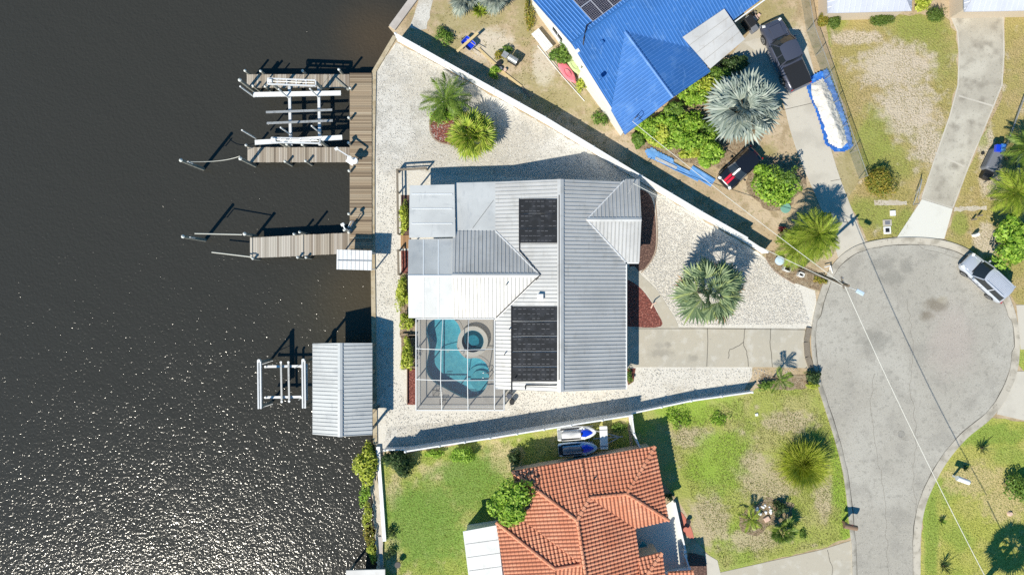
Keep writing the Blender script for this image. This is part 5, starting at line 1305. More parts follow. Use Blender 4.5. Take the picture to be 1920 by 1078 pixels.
sp_o = blob_heights(SP, lambda d: .16+min(.42, d*.55), .05, None, 'sand', .11, 9, .14).build('sand_heap', mt['sand_pile'], origin=at(1550,210,.05), smooth=True)
tag(sp_o, 'long heap of white sand lying on the blue tarp', 'sand heap')
BT = [(1209,283),(1222,279),(1240,290),(1262,300),(1258,309),(1235,303),(1215,295)]
tag(blob_heights(BT, lambda d: .10+.06*min(d,.4), .03, None, 't', .11, 2, .05).build('folded_tarp', mt['sheet_blue'], origin=at(1235,293,.03), smooth=True), 'folded blue tarp lying at the hedge edge nearest the blue house', 'tarp')
for i, (a, b, wd, m_, lb) in enumerate((((1218,289),(1270,316),.55,'sheet_blue','long blue roofing sheet with pale stripe on the sandy strip'),((1262,312),(1310,336),.50,'sheet_blue','blue roofing sheet lying in the middle of the sandy strip'),((1294,318),(1336,344),.75,'sheet_blue','broad blue roofing sheet beside the small black hatchback'),((1228,297),(1268,316),.22,'roof_white','white metal strip on top of the blue roofing sheets'))):
    p0, p1 = at(*a), at(*b); z = .10 + (.06 if i == 3 else .012*i); dd = (p1-p0).normalized(); sd = Vector((-dd.y, dd.x, 0))
    mb = MB(); mb.bar(p0+Vector((0,0,z)), p1+Vector((0,0,z)), wd, .03)
    for k in (-1,0,1): mb.bar(p0+sd*wd*.38*k+Vector((0,0,z+.03)), p1+sd*wd*.38*k+Vector((0,0,z+.03)), .035, .035)
    tag(mb.build('roofing_sheet', mt[m_], origin=p0), lb, 'roofing sheet')
def timber(a, b, z, wd, th, label, m_='wood_new', tilt=0):
    tag(MB().bar(at(a[0],a[1],z), at(b[0],b[1],z+tilt), wd, th).build('timber_plank', mt[m_], origin=at(a[0],a[1],z)), label, 'plank')
timber((857,97),(896,62),.75,.22,.09,'new timber plank resting across the cart, pointing up right',tilt=.1)
timber((898,92),(930,122),.06,.20,.08,'new timber plank on the sand right of the cart')
timber((938,132),(978,163),.06,.20,.08,'new timber plank lying along the fence shadow below the grill cart')
timber((978,164),(995,183),.06,.16,.08,'greyed plank end inside the tall fence shadow','wood_dark')
def cart(px, py, ang):
    t = thing('garden_cart', 'small blue garden cart with yellow handles under the raised plank', 'cart', (0,0,0))
    mb = MB(); rings = []
    for z, s_ in ((.35,.30),(.62,.42)): rings.append([Vector((x*s_*1.3, y*s_, z)) for x, y in ((-1,-.8),(-.8,-1),(.8,-1),(1,-.8),(1,.8),(.8,1),(-.8,1),(-1,.8))])
    mb.loft(rings, 0, False); mb.poly(rings[0][::-1]); mb.build('tray', mt['blue_gel'], t)
    mb = MB(); mb.tube([rings[1][i % 8] for i in range(9)], .025, 6); mb.build('tray_rim', mt['alu_grey'], t)
    for s_ in (-1,1): MB().tube([(-.4,s_*.22,.35),(.5,s_*.28,.45),(1.25,s_*.30,.62)], .028, 6).build('handle', mt['wood_new'], t); MB().tube([(.45,s_*.25,.4),(.5,s_*.25,0)], .02, 6).build('leg', mt['black'], t)
    rg = [[Vector((-.6+r_*math.cos(a), yy, .2+r_*math.sin(a))) for a in [2*math.pi*i/16 for i in range(16)]] for yy, r_ in ((-.06,.17),(-.04,.2),(.04,.2),(.06,.17))]
    MB().loft(rg).build('wheel', mt['tyre'], t, smooth=True)
    t.location = at(px, py, 0); t.rotation_euler = (0,0,ang)
cart(879, 86, -.75)
def grill(px, py, ang, label, body='alu_grey', s=1.0):
    t = thing('grill_cart', label, 'grill', (0,0,0))
    MB().box((0,0,.78*s), (.95*s,.58*s,.16)).build('firebox', mt['black'], t, bevel=.03)
    mb = MB(); rg = [[Vector((x, .27*s*math.cos(a), .86*s+.24*s*math.sin(a))) for a in [math.pi*i/8 for i in range(9)]] for x in (-.42*s,.42*s)]; mb.loft(rg, 0, False, False); mb.poly(rg[0]); mb.poly(rg[1][::-1]); mb.build('lid', mt[body], t, smooth=True)
    MB().box((-.78*s,0,.82*s), (.5*s,.5*s,.03)).build('side_shelf', mt['alu_grey'], t)
    for sx in (-.4,.4):
        for sy in (-.22,.22): MB().tube([(sx*s,sy*s,0),(sx*s,sy*s,.72*s)], .025, 6).build('leg', mt['black'], t)
    MB().box((0,0,.25*s), (.85*s,.45*s,.04)).build('lower_shelf', mt['black'], t)
    t.location = at(px, py, 0); t.rotation_euler = (0,0,ang)
grill(962, 118, -.55, 'grey lidded grill cart standing on the sandy yard')
for i, (dx, dy, r_) in enumerate(((936,121,.2),(938,131,.16),(947,133,.12))):
    q_ = at(dx, dy); mb = MB(); mb.disc(q_, r_, .28, 14, r2=r_*1.15); tag(mb.build('bucket', mt[['black','seat_grey','pinkstone'][i]], origin=q_), ['black bucket left of the grill cart','grey bucket nearest the planks by the grill cart','small pink bucket in front of the grill cart'][i], 'bucket')
# clutter between the blue house and the truck
for i, (x, y, s_, m_, lb) in enumerate(((1400,48,(.7,.9,1.0),'black','black bin beside the blue house wall near the truck'),(1409,55,(.6,.8,.55),'seat_grey','grey lidded crate in front of the black bin'),(1396,42,(.35,.35,.9),'white','small white tub at the blue roof corner'),(1412,38,(.55,.45,.4),'pinkstone','pale box among the clutter above the truck'))):
    tag(MB().box(at(x,y,0)+Vector((0,0,s_[2]/2)), s_, .6).build('storage_box', mt[m_], origin=at(x,y), bevel=.04), lb, 'box')
t = thing('firewood_heap', 'small heap of pale and dark cut logs above the truck nose', 'firewood', at(1418,32))
for i in range(14):
    q_ = at(1418+rnd.uniform(-12,14), 32+rnd.uniform(-10,12)); z = rnd.uniform(.1,.25)
    if i < 6: MB().box(q_+Vector((0,0,z/2)), (rnd.uniform(.25,.5), rnd.uniform(.15,.3), z), rnd.uniform(0,3)).build('log', mt['pinkstone' if i % 2 else 'wood_dark'], t, bevel=.02)
# bench, kayaks
t = thing('garden_bench', 'white slatted bench beside the blue house wall', 'bench', at(1016,75))
d_ = (at(1031,93)-at(1002,57)).normalized(); sd = Vector((-d_.y, d_.x, 0))
for k in range(4):
    p0, p1 = at(1003,59,.5)+sd*(k-1.5)*.2, at(1030,92,.5)+sd*(k-1.5)*.2; MB().bar(p0, p1, .17, .05).build('slat', mt['white'], t)
for u_ in (.1,.9):
    p = at(1003,59,.25).lerp(at(1030,92,.25), u_); MB().box(p, (.08,.7,.46), math.atan2(d_.y,d_.x)).build('leg', mt['white'], t)
def kayak(px, py, ang, L0, W0, m_, label):
    t = thing('kayak', label, 'kayak', (0,0,0)); mb = MB(); rings = []
    for i in range(13):
        u_ = i/12*2-1; w_ = W0/2*max(.05, (1-abs(u_)**2.6)); z = .16+.14*abs(u_)**2
        rings.append([Vector((u_*L0/2, w_*math.cos(a), z+.16+.17*math.sin(a)*(.5 if math.sin(a) > 0 else 1))) for a in [2*math.pi*j/12 for j in range(12)]])
    mb.loft(rings).build('hull', mt[m_], t, smooth=True)
    rg = [Vector((.15+.42*math.cos(a), .19*math.sin(a), .405)) for a in [2*math.pi*j/18 for j in range(18)]]
    MB().loft([rg, [Vector((p.x*1.0, p.y*1.12, p.z+.05)) for p in rg]], 0, False).build('cockpit_rim', mt['black'], t)
    t.location = at(px, py, 0); t.rotation_euler = (0,0,ang)
kayak(1062,137, heading(1047,117,1078,158), 2.5, .85, 'pink', 'faded pink kayak lying along the blue house')
kayak(1074,122, heading(1060,103,1092,150), 2.6, .75, 'lime', 'pale green kayak between the pink kayak and the wall')
tag(MB().tube([at(1008,86,.05), at(1050,138,.05), at(1096,190,.05)], .035, 6).build('white_pipe', mt['white'], origin=at(1008,86)), 'long white pipe on the sand beside the pink kayak', 'pipe')
tag(MB().tube([at(1012,84,.05), at(1052,134,.05), at(1080,165,.05)], .03, 6).build('white_pipe', mt['rope'], origin=at(1012,84)), 'shorter pale pipe on the sand beside the pink kayak', 'pipe')
# utility pole with lamp and lines
pl = thing('utility_pole', 'leaning wooden utility pole with a street lamp at the cul-de-sac', 'utility pole', at(1499,502))
top_ = at(1591,536,8.0); ft = at(1499,502,0)
MB().tube([ft-Vector((0,0,.3)), ft.lerp(top_, .5), top_], .17, 12, r1=.11).build('pole', mt['bark'], pl, smooth=True)
MB().tube([ft.lerp(top_,.03)+Vector((.2,0,0)), ft.lerp(top_,.6)+Vector((.15,0,0))], .04, 6).build('conduit', mt['alu_grey'], pl)
ab = top_-Vector((0,0,.5)); ae = ab+Vector((.75,-.35,.35))
MB().tube([ab, ab+Vector((.4,-.2,.28)), ae], .035, 8).build('lamp_arm', mt['alu_grey'], pl)
MB().box(ae+Vector((.18,-.12,-.03)), (.62,.30,.16), -.5).build('lamp_head', mt['ice_gel'], pl, bevel=.05)
mb = MB(); mb.bar(top_+Vector((-.1,.7,-.9)), top_+Vector((.1,-.2,-.9)), .09, .11); mb.build('crossarm', mt['wood_dark'], pl)
for k in range(3): MB().disc(top_+Vector((-.08+.06*k,.6-.3*k,-.84)), .05, .16, 8).build('insulator', mt['seat_grey'], pl)
PT = top_-Vector((0,0,.55))
for nm, a, b, s_, r_, lb in (('overhead_cable', PT, at(1868,1120,7.2), .5, .026, 'overhead cable crossing the road from the pole to the lower right'),
        ('service_cable', PT, at(1186,228,3.8), .45, .022, 'overhead service cable from the pole to the blue roof house'),
        ('service_cable', PT-Vector((0,0,.4)), at(1187,344,3.55), .45, .022, 'overhead service cable from the pole to the grey roofed pool house'),
        ('overhead_cable', at(1868,1120,6.8), at(1960,1300,7.0), .1, .03, 'lower overhead cable at the bottom right edge')):
    tag(MB().tube(sag(a, b, s_, n_=24), r_, 6).build(nm, mt['cable'], origin=a), lb, 'cable')
# rubbish corner near the pole
q_ = at(1459,489,.02); mb = MB(); mb.disc(q_, .30, .35, 20, r2=.36); mb.disc(q_+Vector((0,0,.35)), .39, .06, 20, r2=.2)
tag(mb.build('lidded_tub', mt['ice_gel'], origin=q_), 'round pale lidded tub at the left end of the pole bed', 'tub')
def frame_box(px, py, sx, sy, rz, m_, label):
    q_ = at(px, py, .3); mb = MB(); c, s_ = math.cos(rz), math.sin(rz); u_ = Vector((c,s_,0)); v_ = Vector((-s_,c,0))
    for k in (-1,1): mb.bar(q_+u_*sx*k/2-v_*sy/2, q_+u_*sx*k/2+v_*sy/2, .07, .5); mb.bar(q_+v_*sy*k/2-u_*(sx/2-.04), q_+v_*sy*k/2+u_*(sx/2-.04), .07, .5)
    mb.build('bx', mt[m_], origin=at(px,py)); o = bpy.context.scene.collection.objects[-1]; o.name = 'open_crate'; o.data.name = 'open_crate'
    tag(o, label, 'crate')
frame_box(1501,515,.42,.30,-.4,'white','small white open box at the foot of the utility pole')
frame_box(1477,499,.55,.85,-.4,'stone','pale open frame lying in the litter bed by the pole')
mb = MB(); mb.tube([at(1546,501,.4), at(1557,498,.4), at(1556,506,.1)], .05, 6); mb.tube([at(1557,498,.4), at(1561,512,.05)], .04, 6)
tag(mb.build('white_bracket', mt['white'], origin=at(1555,500)), 'white pipe bracket at the driveway edge beside the lime palm', 'bracket')
q_ = at(1473,390,.02); tag(MB().disc(q_, .45, .08, 20, r2=.42).build('round_cover', mt['green_box'], origin=q_), 'round green cover beside the bright bush', 'cover')
q_ = at(1410,372,0)
# utility boxes in the lawn by the new concrete
def slab_box(px, py, sx, sy, h, m_, name, label, cat, inner=None):
    q_ = at(px, py, 0); t = thing(name, label, cat, q_); MB().box(q_+Vector((0,0,h/2)), (sx, sy, h), .05).build('base', mt[m_], t, bevel=.02)
    if inner: MB().box(q_+Vector((0,0,h+.01)), (sx*.55, sy*.55, .03), .05).build('lid', mt[inner], t)
slab_box(1663,418,.75,.55,.08,'kerb','meter_box','grey lidded meter box in the lawn, topmost of two','meter box','seat_grey')
slab_box(1663,432,.62,.62,.08,'vinyl','meter_box','white square valve box with dark centre in the lawn','meter box','black')
slab_box(1673,400,.45,.45,.14,'vinyl','marker_block','small white block on the lawn above the meter boxes','block')
# mail boxes
def mailbox(px, py, h, ang, m_, m2, label, s=1.0):
    t = thing('mailbox', label, 'mailbox', at(px, py)); q_ = at(px, py)
    MB().box(q_+Vector((0,0,h/2)), (.14*s,.14*s,h), ang).build('post', mt[m2], t)
    mb = MB(); u_ = Vector((math.cos(ang), math.sin(ang), 0)); v_ = Vector((-u_.y, u_.x, 0)); rg = []
    for k in (-.42, .42): rg.append([q_+u_*k*s+v_*.17*s*math.cos(a)+Vector((0,0,h+.14*s+.17*s*max(math.sin(a),-.8))) for a in [2*math.pi*i/14 for i in range(14)]])
    o = mb.loft(rg).build('box', mt[m_], t, smooth=True)
    MB().box(q_+v_*.19*s+Vector((0,0,h+.3*s)), (.03,.02,.16), ang).build('flag', mt['red'], o)
mailbox(1580,977,1.15,-.2,'brownbox','brownbox','brown mailbox on a brown post at the lawn edge beside the road',1.3)
mailbox(1787,892,1.1,-.35,'white','white','white mailbox on a post in the right hand lawn',1.25)
# driveway goal frame and reflectors
t = thing('leaning_barrier', 'thin metal frame leaning at the edge of the curved driveway', 'frame', at(1715,378))
mb = MB(); mb.tube([at(1712,384,.05), at(1725,350,.9), at(1729,336,.9), at(1722,372,.05), at(1724,382,.05), at(1712,384,.05)], .03, 6); mb.tube([at(1716,366,.45), at(1727,345,.9)], .02, 6); mb.build('tube', mt['alu_grey'], t)
# bins and blue crate on the right verge
t = thing('utility_cart', 'black and grey covered cart with blue lid on the right verge', 'cart', at(1855,300))
q_ = at(1853,303,0)
MB().box(q_+Vector((0,0,.5)), (.95,1.9,.9), -.45).build('cover', mt['seat_grey'], t, bevel=.15)
MB().box(q_+Vector((-.4,-1.2,.35)), (.8,.8,.6), -.45).build('black_bin', mt['black'], t, bevel=.1)
MB().box(q_+Vector((.25,.9,1.0)), (.75,.62,.35), -.1).build('blue_lid', mt['blue_gel'], t, bevel=.05)
MB().box(q_+Vector((.42,.95,1.19)), (.40,.58,.05), -.1).build('lid_panel', mt['tarp'], t)
for dx, dy in ((-.2,-.9),(.5,-.7),(-.5,.7),(.3,.9)): MB().disc(q_+Vector((dx,dy,.0)), .14, .1, 12).build('wheel', mt['tyre'], t)
tag(MB().bar(at(1922,178,.3), at(1870,320,.3), .08, .12).build('boundary_rail', mt['alu_grey'], origin=at(1900,250)), 'low grey rail running beside the covered cart on the verge', 'rail')
mb = MB(); strip(mb, smooth_path([(1910,330),(1908,310),(1912,290),(1925,275)],4), .3, .06); tag(mb.build('hose', mt['seat_grey'], origin=at(1910,300)), 'grey curved hose at the right photo edge by the palm', 'hose')
for x, y, lb in ((1833,405,'short dark stake in the verge right of the new concrete, upper'),(1822,412,'short dark stake in the verge right of the new concrete, middle')):
    q_ = at(x, y); tag(MB().box(q_+Vector((0,0,.3)), (.12,.12,.6), .4).build('verge_stake', mt['wood_dark'], origin=q_), lb, 'stake')
q_ = at(1825,441); mb = MB(); mb.box(q_+Vector((0,0,.3)), (.35,.25,.6), .5); tag(mb.build('service_pedestal', mt['vinyl'], origin=q_, bevel=.03), 'small pale service pedestal on the verge above the suv', 'pedestal')
q_ = at(1418,777); tag(MB().box(q_+Vector((0,0,.06)), (.22,.22,.12), .2).build('valve_cap', mt['white'], origin=q_), 'tiny white cap in the patchy lawn below the fence end', 'cap')
q_ = at(1221,577,.03); tag(MB().tube([q_, q_+Vector((.05,.35,.5)), q_+Vector((.3,.45,.75))], .07, 8, r1=.04).build('garden_ornament', mt['pinkstone'], origin=q_), 'pale pink heron ornament standing in the red mulch bed', 'ornament')
tag(MB().disc(at(1690,814,.031), .30, .006, 24).build('manhole_cover', mt['patch'], origin=at(1690,814)), 'round dark cover in the road below the cul-de-sac', 'manhole cover')
# white stones round the small palms in the lower lawn
rr = random.Random(5); t = thing('stone_ring', 'cluster of white stones between the two small lawn palms', 'stones', at(1432,955))
for i in range(16):
    q_ = at(1432+rr.uniform(-14,14), 955+rr.uniform(-9,9)); s_ = rr.uniform(.07,.15); mb = MB()
    rg = [[q_+Vector((s_*w_*math.cos(a)*(1+.2*math.sin(3*a+i)), s_*w_*math.sin(a), z)) for a in [2*math.pi*j/7 for j in range(7)]] for w_, z in ((.8,0),(1,.5*s_),(.6,s_))]
    mb.loft(rg); o = mb.build('stone', mt['vinyl'], t)
q_ = at(1437,972); tag(MB().box(q_+Vector((0,0,.1)), (.5,.4,.2), .5).build('clay_block', mt['pinkstone'], origin=q_, bevel=.05), 'pinkish block between the two small lawn palms', 'block')
# shells and stones along the lower seawall
q_ = at(748,1053); 
t = thing('black_pot_grill', 'small round black grill at the bottom of the shoreline', 'grill', q_)
MB().disc(q_+Vector((0,0,.45)), .22, .22, 16, r2=.26).build('bowl', mt['black'], t); 
for a in (0,2.1,4.2): MB().tube([q_+Vector((.25*math.cos(a),.25*math.sin(a),0)), q_+Vector((.1*math.cos(a),.1*math.sin(a),.45))], .02, 5).build('leg', mt['black'], t)
# wooden hose box etc. beside the cage
for i, (x, y) in enumerate(((955,740),(960,752))):
    q_ = at(x, y); tag(MB().disc(q_, .22, .6 if i else .8, 14).build('pool_pump', mt['black'] if i else mt['seat_grey'], origin=q_), ['grey pool filter tank between cage and house','black pool pump near the cage corner'][i], 'pump')

# ------------------------------------------------------------------ vegetation
def leaves(center, rad, n, size, seed, tight=False, shell=.55, lumps=9, up=.5, aspect=.55):
    """leaf quads through a lumpy crown"""
    g = np.random.default_rng(seed); c = np.array(center); rad = np.array(rad)
    lc = g.normal(size=(lumps,3)); lc /= np.linalg.norm(lc,axis=1)[:,None]; lumps = int(lumps*1.5); lc = g.normal(size=(lumps,3)); lc /= np.linalg.norm(lc,axis=1)[:,None]; lc *= g.uniform(.25,.80,(lumps,1)); lr = g.uniform(.24,.50,lumps)
    if tight: lc *= .72; lr = g.uniform(.42,.50,lumps)
    lc[:,2] = np.abs(lc[:,2])*.9-.1
    k = g.integers(0, lumps, n); d = g.normal(size=(n,3)); d /= np.linalg.norm(d,axis=1)[:,None]
    r_ = (shell + (1-shell)*g.random(n))**.7 * lr[k]
    p = lc[k] + d*r_[:,None]; p[:,2] = np.maximum(p[:,2], -.75)
    p = c + p*rad*1.1
    nrm = d*1.0; nrm[:,2] += up; nrm += g.normal(size=(n,3))*.45; nrm /= np.linalg.norm(nrm,axis=1)[:,None]
    a = np.cross(nrm, g.normal(size=(n,3))); a /= np.linalg.norm(a,axis=1)[:,None]; b = np.cross(nrm, a)
    s_ = size*g.uniform(.6,1.35,(n,1))
    v = np.stack([p - a*s_, p - b*s_*aspect - nrm*s_*.12, p + a*s_, p + b*s_*aspect - nrm*s_*.12], 1).reshape(-1,3)
    v[:,2] = np.maximum(v[:,2], .03)
    return v
def bush(name, label, cat, px, py, rx, ry, h, m_, n, size, seed, group=None, z0=0, stems=4, lumps=9, trunk=0, flat_px=None, up=.5, aspect=.55):
    """rx, ry in image px as seen; px, py where the crown is seen"""
    zc = z0 + trunk + h*.45; q_ = at(px, py, zc); base = Vector((q_.x, q_.y, z0)); k = (CAM_H-zc)/CAM_H/PXM
    t = thing(name, label, cat, base, group)
    v = leaves((q_.x, q_.y, zc), (rx*k*1.0, ry*k*1.0, h*.62), n, size, seed, lumps=lumps, up=up, aspect=aspect, tight=(lumps >= 20))
    raw_mesh('crown' if trunk else 'foliage', v, np.arange(len(v)), 4, mt[m_], t)
    rr = random.Random(seed)
    mb = MB()
    if trunk: mb.tube([base-Vector((0,0,.1)), base+Vector((.1,.05,trunk*.6)), base+Vector((0,0,trunk+h*.2))], .14, 8, r1=.08)
    for i in range(stems):
        a = rr.uniform(0, 6.28); e = Vector((q_.x+math.cos(a)*rx*k*.5, q_.y+math.sin(a)*ry*k*.5, zc+h*.2)); b0 = base + Vector((0,0,trunk*.8)) + Vector((math.cos(a),math.sin(a),0))*(.05 if trunk else .15)
        mb.tube([b0, b0.lerp(e,.5)+Vector((0,0,h*.08)), e], .045, 6, r1=.015)
    mb.build('trunk' if trunk else 'stem', mt['bark'], t, smooth=True); return t
HG = 'hedge shrubs on the canal side of the house'
bush('hedge_shrub','yellow green hedge beside the left edge of the white patio roof','hedge',757,408,11,33,1.3,'leaf_lime',1500,.10,11,HG,lumps=14)
bush('hedge_shrub','yellow green hedge at the lower left corner of the patio roof','hedge',753,548,14,36,1.4,'leaf_lime',2000,.10,12,HG,lumps=14)
bush('hedge_shrub','rounded yellow green shrub just above the pool cage corner','hedge',763,604,15,21,1.3,'leaf_lime',1200,.10,13,HG)
bush('hedge_shrub','yellow green hedge beside the left wall of the pool cage','hedge',763,663,15,33,1.3,'leaf_lime',1800,.10,14,HG,lumps=14)
bush('shoreline_shrub','yellow green shrub overhanging the water below the boathouse','shrub',684,868,25,40,2.2,'leaf_lime',3000,.12,15,z0=-.9,lumps=14)
bush('dark_shrub','dark green shrub over the end of the lower white fence','shrub',743,866,33,34,2.0,'leaf_dark',3600,.11,16)
bush('bright_shrub','bright green shrub touching the lower white fence','shrub',866,848,32,20,1.3,'leaf_bright',2200,.09,17)
bush('bright_shrub','small bright green shrub between the dark and bright shrubs','shrub',815,850,18,9,.8,'leaf_bright',700,.08,18)
bush('dark_shrub','small dark shrub behind the terracotta house corner tree','shrub',965,857,14,14,1.0,'leaf_dark',700,.09,19)
bush('broadleaf_tree','bright green leafy tree overhanging the terracotta roof corner','tree',958,936,42,46,1.9,'leaf_bright',4200,.14,20,trunk=2.4,lumps=12)
for i, (x, y, rx, ry, m_, lb) in enumerate(((684,925,13,22,'leaf_bright','bright small shrub at the water edge below the overhanging shrub'),(690,962,12,26,'leaf_lime','yellow shrub at the water edge beside the narrow white cap'),(694,1000,12,26,'leaf_gold','golden shrub at the water edge beside the narrow white cap'),(698,1036,12,24,'leaf_lime','yellow green shrub at the water edge above the bottom dock'))):
    bush('shoreline_shrub', lb, 'shrub', x, y, rx, ry, .9, m_, 900, .09, 30+i, z0=-.6, lumps=8)
for i, (x, y, r_, lb) in enumerate(((734,1000,11,'dark scrubby plant on the shoreline lawn edge, upper'),(732,1035,13,'dark scrubby plant on the shoreline lawn edge, lower'))):
    bush('scrub_plant', lb, 'plant', x, y, r_, r_*1.3, .7, 'leaf_dark', 300, .07, 36+i)
mt['groundcover'] = mt['leaf_mid']
HB = 'lush hedge shrubs around the blue house corner'
for i, (x, y, rx, ry, h, m_, lb) in enumerate(((1215,243,22,26,1.3,'leaf_bright','bright shrub at the bottom corner of the blue roof'),(1248,225,26,24,1.6,'leaf_bright','bright shrub under the lower right blue roof edge'),(1266,254,30,26,1.7,'leaf_bright','big bright shrub above the blue roofing sheets'),(1310,266,32,24,1.8,'leaf_bright','big bright shrub left of the small black hatchback'),(1338,286,24,20,1.6,'leaf_bright','bright shrub touching the black hatchback'),(1262,205,22,14,1.6,'leaf_mid','mid green shrub tucked against the blue roof edge'),(1300,178,30,22,1.7,'leaf_bright','bright shrub left of the silver palm'),(1345,142,28,20,1.5,'leaf_mid','mid green shrub below the white patio roof'),(1378,118,24,16,1.4,'leaf_dark','dark green shrub above the silver palm'),(1238,266,18,10,1.0,'leaf_lime','yellow green shrub above the folded tarp'),(1290,235,30,26,1.5,'leaf_bright','bright shrub above the big hedge shrubs, beside the red one'),(1235,250,24,22,1.5,'leaf_lime','yellow green shrub in the middle of the hedge row'),(1325,245,24,22,1.3,'leaf_mid','mid green shrub half under the silver palm'),(1292,290,22,12,1.3,'leaf_lime','yellow green shrub just above the middle roofing sheet'),(1322,304,16,11,1.2,'leaf_bright','bright shrub above the broad roofing sheet'),(1320,160,26,20,1.6,'leaf_lime','yellow green shrub between the patio roof and silver palm'),(1198,262,16,14,.9,'leaf_mid','mid green shrub nearest the blue roof corner tip'))):
    bush('hedge_bush', lb, 'shrub', x, y, rx*1.02, ry*1.02, h, m_, 1900, .125, 240+i, HB, lumps=10)
bush('red_shrub','dark red leaved shrub between the silver palm and the bright hedge','shrub',1306,232,18,12,1.0,'leaf_red',500,.10,52)
bush('bright_bush','bright green leafy bush right of the black hatchback','bush',1450,347,50,42,2.3,'leaf_bright',4200,.14,53,lumps=12)
bush('golden_bush','round golden green clipped bush on the dry lawn by the fence end','bush',1651,344,33,33,1.7,'leaf_gold',5200,.075,54,lumps=22)
for i, (x, y, rx, ry, m_, lb) in enumerate(((1542,39,11,14,'leaf_gold','small golden clipped bush beside the green ball at the fence'),(1565,41,14,15,'leaf_topiary','round green clipped bush below the grey roof corner'),(1654,38,26,15,'leaf_topiary','oval green clipped bush in front of the grey roof house'),(1753,28,20,16,'leaf_topiary','round clipped bush beside the curved driveway top'))):
    bush('clipped_bush', lb, 'bush', x, y, rx, ry, 1.2, m_, 2400, .06, 60+i, 'clipped bushes in front of the grey roof houses', lumps=22)
bush('shrub','light green shrub at the top edge between the two grey roofs','shrub',1727,6,16,14,1.2,'leaf_lime',900,.09,66)
bush('shrub','leafy shrub beside the bench and blue house wall','shrub',1052,98,22,22,1.3,'leaf_mid',1500,.10,67)
bush('shrub','yellow green shrub beyond the pink kayak end','shrub',1092,157,14,18,.9,'leaf_lime',800,.09,68)
bush('shrub','olive shrub below the blue roof corner on the sand','shrub',1128,222,18,16,.8,'leaf_mid',700,.08,69)
bush('weed_clump','green weed clump inside the tall fence shadow near the seawall','weeds',833,68,20,20,.6,'leaf_mid',900,.08,70)
bush('weed_clump','golden weed clump left of the grill cart','weeds',938,102,18,10,.5,'leaf_gold',500,.08,71)
bush('weed_clump','green weed clump above the grill cart','weeds',952,94,16,8,.5,'leaf_mid',400,.08,72)
bush('weed_clump','green weed clump over the plank below the grill cart','weeds',925,136,14,12,.6,'leaf_bright',500,.08,73)
bush('weed_clump','yellowish tall weeds along the top left side of the blue house','weeds',990,28,12,32,.6,'leaf_gold',700,.08,74)
bush('broadleaf_tree','big glossy bright green tree at the right photo edge above the suv','tree',1904,452,42,50,2.2,'leaf_bright',5600,.15,75,trunk=1.2,lumps=14)
bush('weed_clump','low green weeds in the patchy lawn below the fence','weeds',1346,786,24,18,.35,'leaf_bright',700,.07,76)
bush('weed_clump','low green weeds at the patchy lawn corner beside the house shadow','weeds',1272,786,22,28,.35,'leaf_bright',900,.07,77)
bush('weed_clump','small dark green weed patch in the lower lawn by the mailbox','weeds',1506,1002,10,12,.35,'leaf_mid',350,.06,78)
bush('dark_shrub','dark shrub with brown leaves at the street end of the driveway','shrub',1522,706,18,14,1.2,'leaf_dark',900,.10,79)
bush('shrub','yellow green shrub at the kerb below the driveway','shrub',1522,724,16,9,.7,'leaf_lime',500,.08,80)
bush('shrub','olive shrub at the fence end below the driveway','shrub',1437,722,20,10,.7,'leaf_mid',600,.08,81)
bush('shrub','green plant at the garage corner of the metal roof house','shrub',1180,706,8,14,.7,'leaf_mid',300,.07,82)
bush('dark_shrub','dark shrub at the right edge of the lower lawn','shrub',1912,912,26,32,1.5,'leaf_mid',1800,.11,83)
bush('shrub','grey green shrub at the terracotta house patio end','shrub',1254,930,10,8,.7,'leaf_dark',300,.08,84)
bush('weed_clump','sprawling green weeds along the short fence and trailer','weeds',1160,800,16,10,.4,'leaf_mid',500,.07,85)
bush('yellow_shrub','yellowing plant in the bed beside the cul-de-sac pole','shrub',1540,524,14,9,.5,'leaf_gold',350,.09,86)

def spiky(name, label, cat, px, py, r, h, m_, n, seed, group=None, wd=.05, el=(.15,1.2)):
    """rosette of blades"""
    q_ = at(px, py, 0); k = r/PXM; g = np.random.default_rng(seed); t = thing(name, label, cat, q_, group)
    az = g.uniform(0, 2*np.pi, n); e = g.uniform(el[0], el[1], n); L_ = k*g.uniform(.7,1.15,n)
    L_ = L_/np.maximum(np.cos(e), .35); L_ = np.minimum(L_, h*1.2/np.maximum(np.sin(e), .25))
    d = np.stack([np.cos(az)*np.cos(e), np.sin(az)*np.cos(e), np.sin(e)], 1); s_ = np.stack([-np.sin(az), np.cos(az), np.zeros(n)], 1)*wd
    b = np.array(q_)+np.array([0,0,.03]) + np.stack([g.normal(0,k*.10,n), g.normal(0,k*.10,n), np.zeros(n)],1)
    m1 = b + d*L_[:,None]*.5; tp = b + d*L_[:,None] - np.array([0,0,1])*(L_*.16)[:,None]
    v = np.stack([b, m1 - s_, tp, m1 + s_], 1).reshape(-1,3); v[:,2] = np.maximum(v[:,2], .03)
    raw_mesh('leaf_rosette', v, np.arange(len(v)), 4, mt[m_], t)
    mb = MB(); mb.tube([q_-Vector((0,0,.05)), q_+Vector((0,0,h*.3))], .08, 8, r1=.05); mb.build('stem', mt['bark'], t); return t
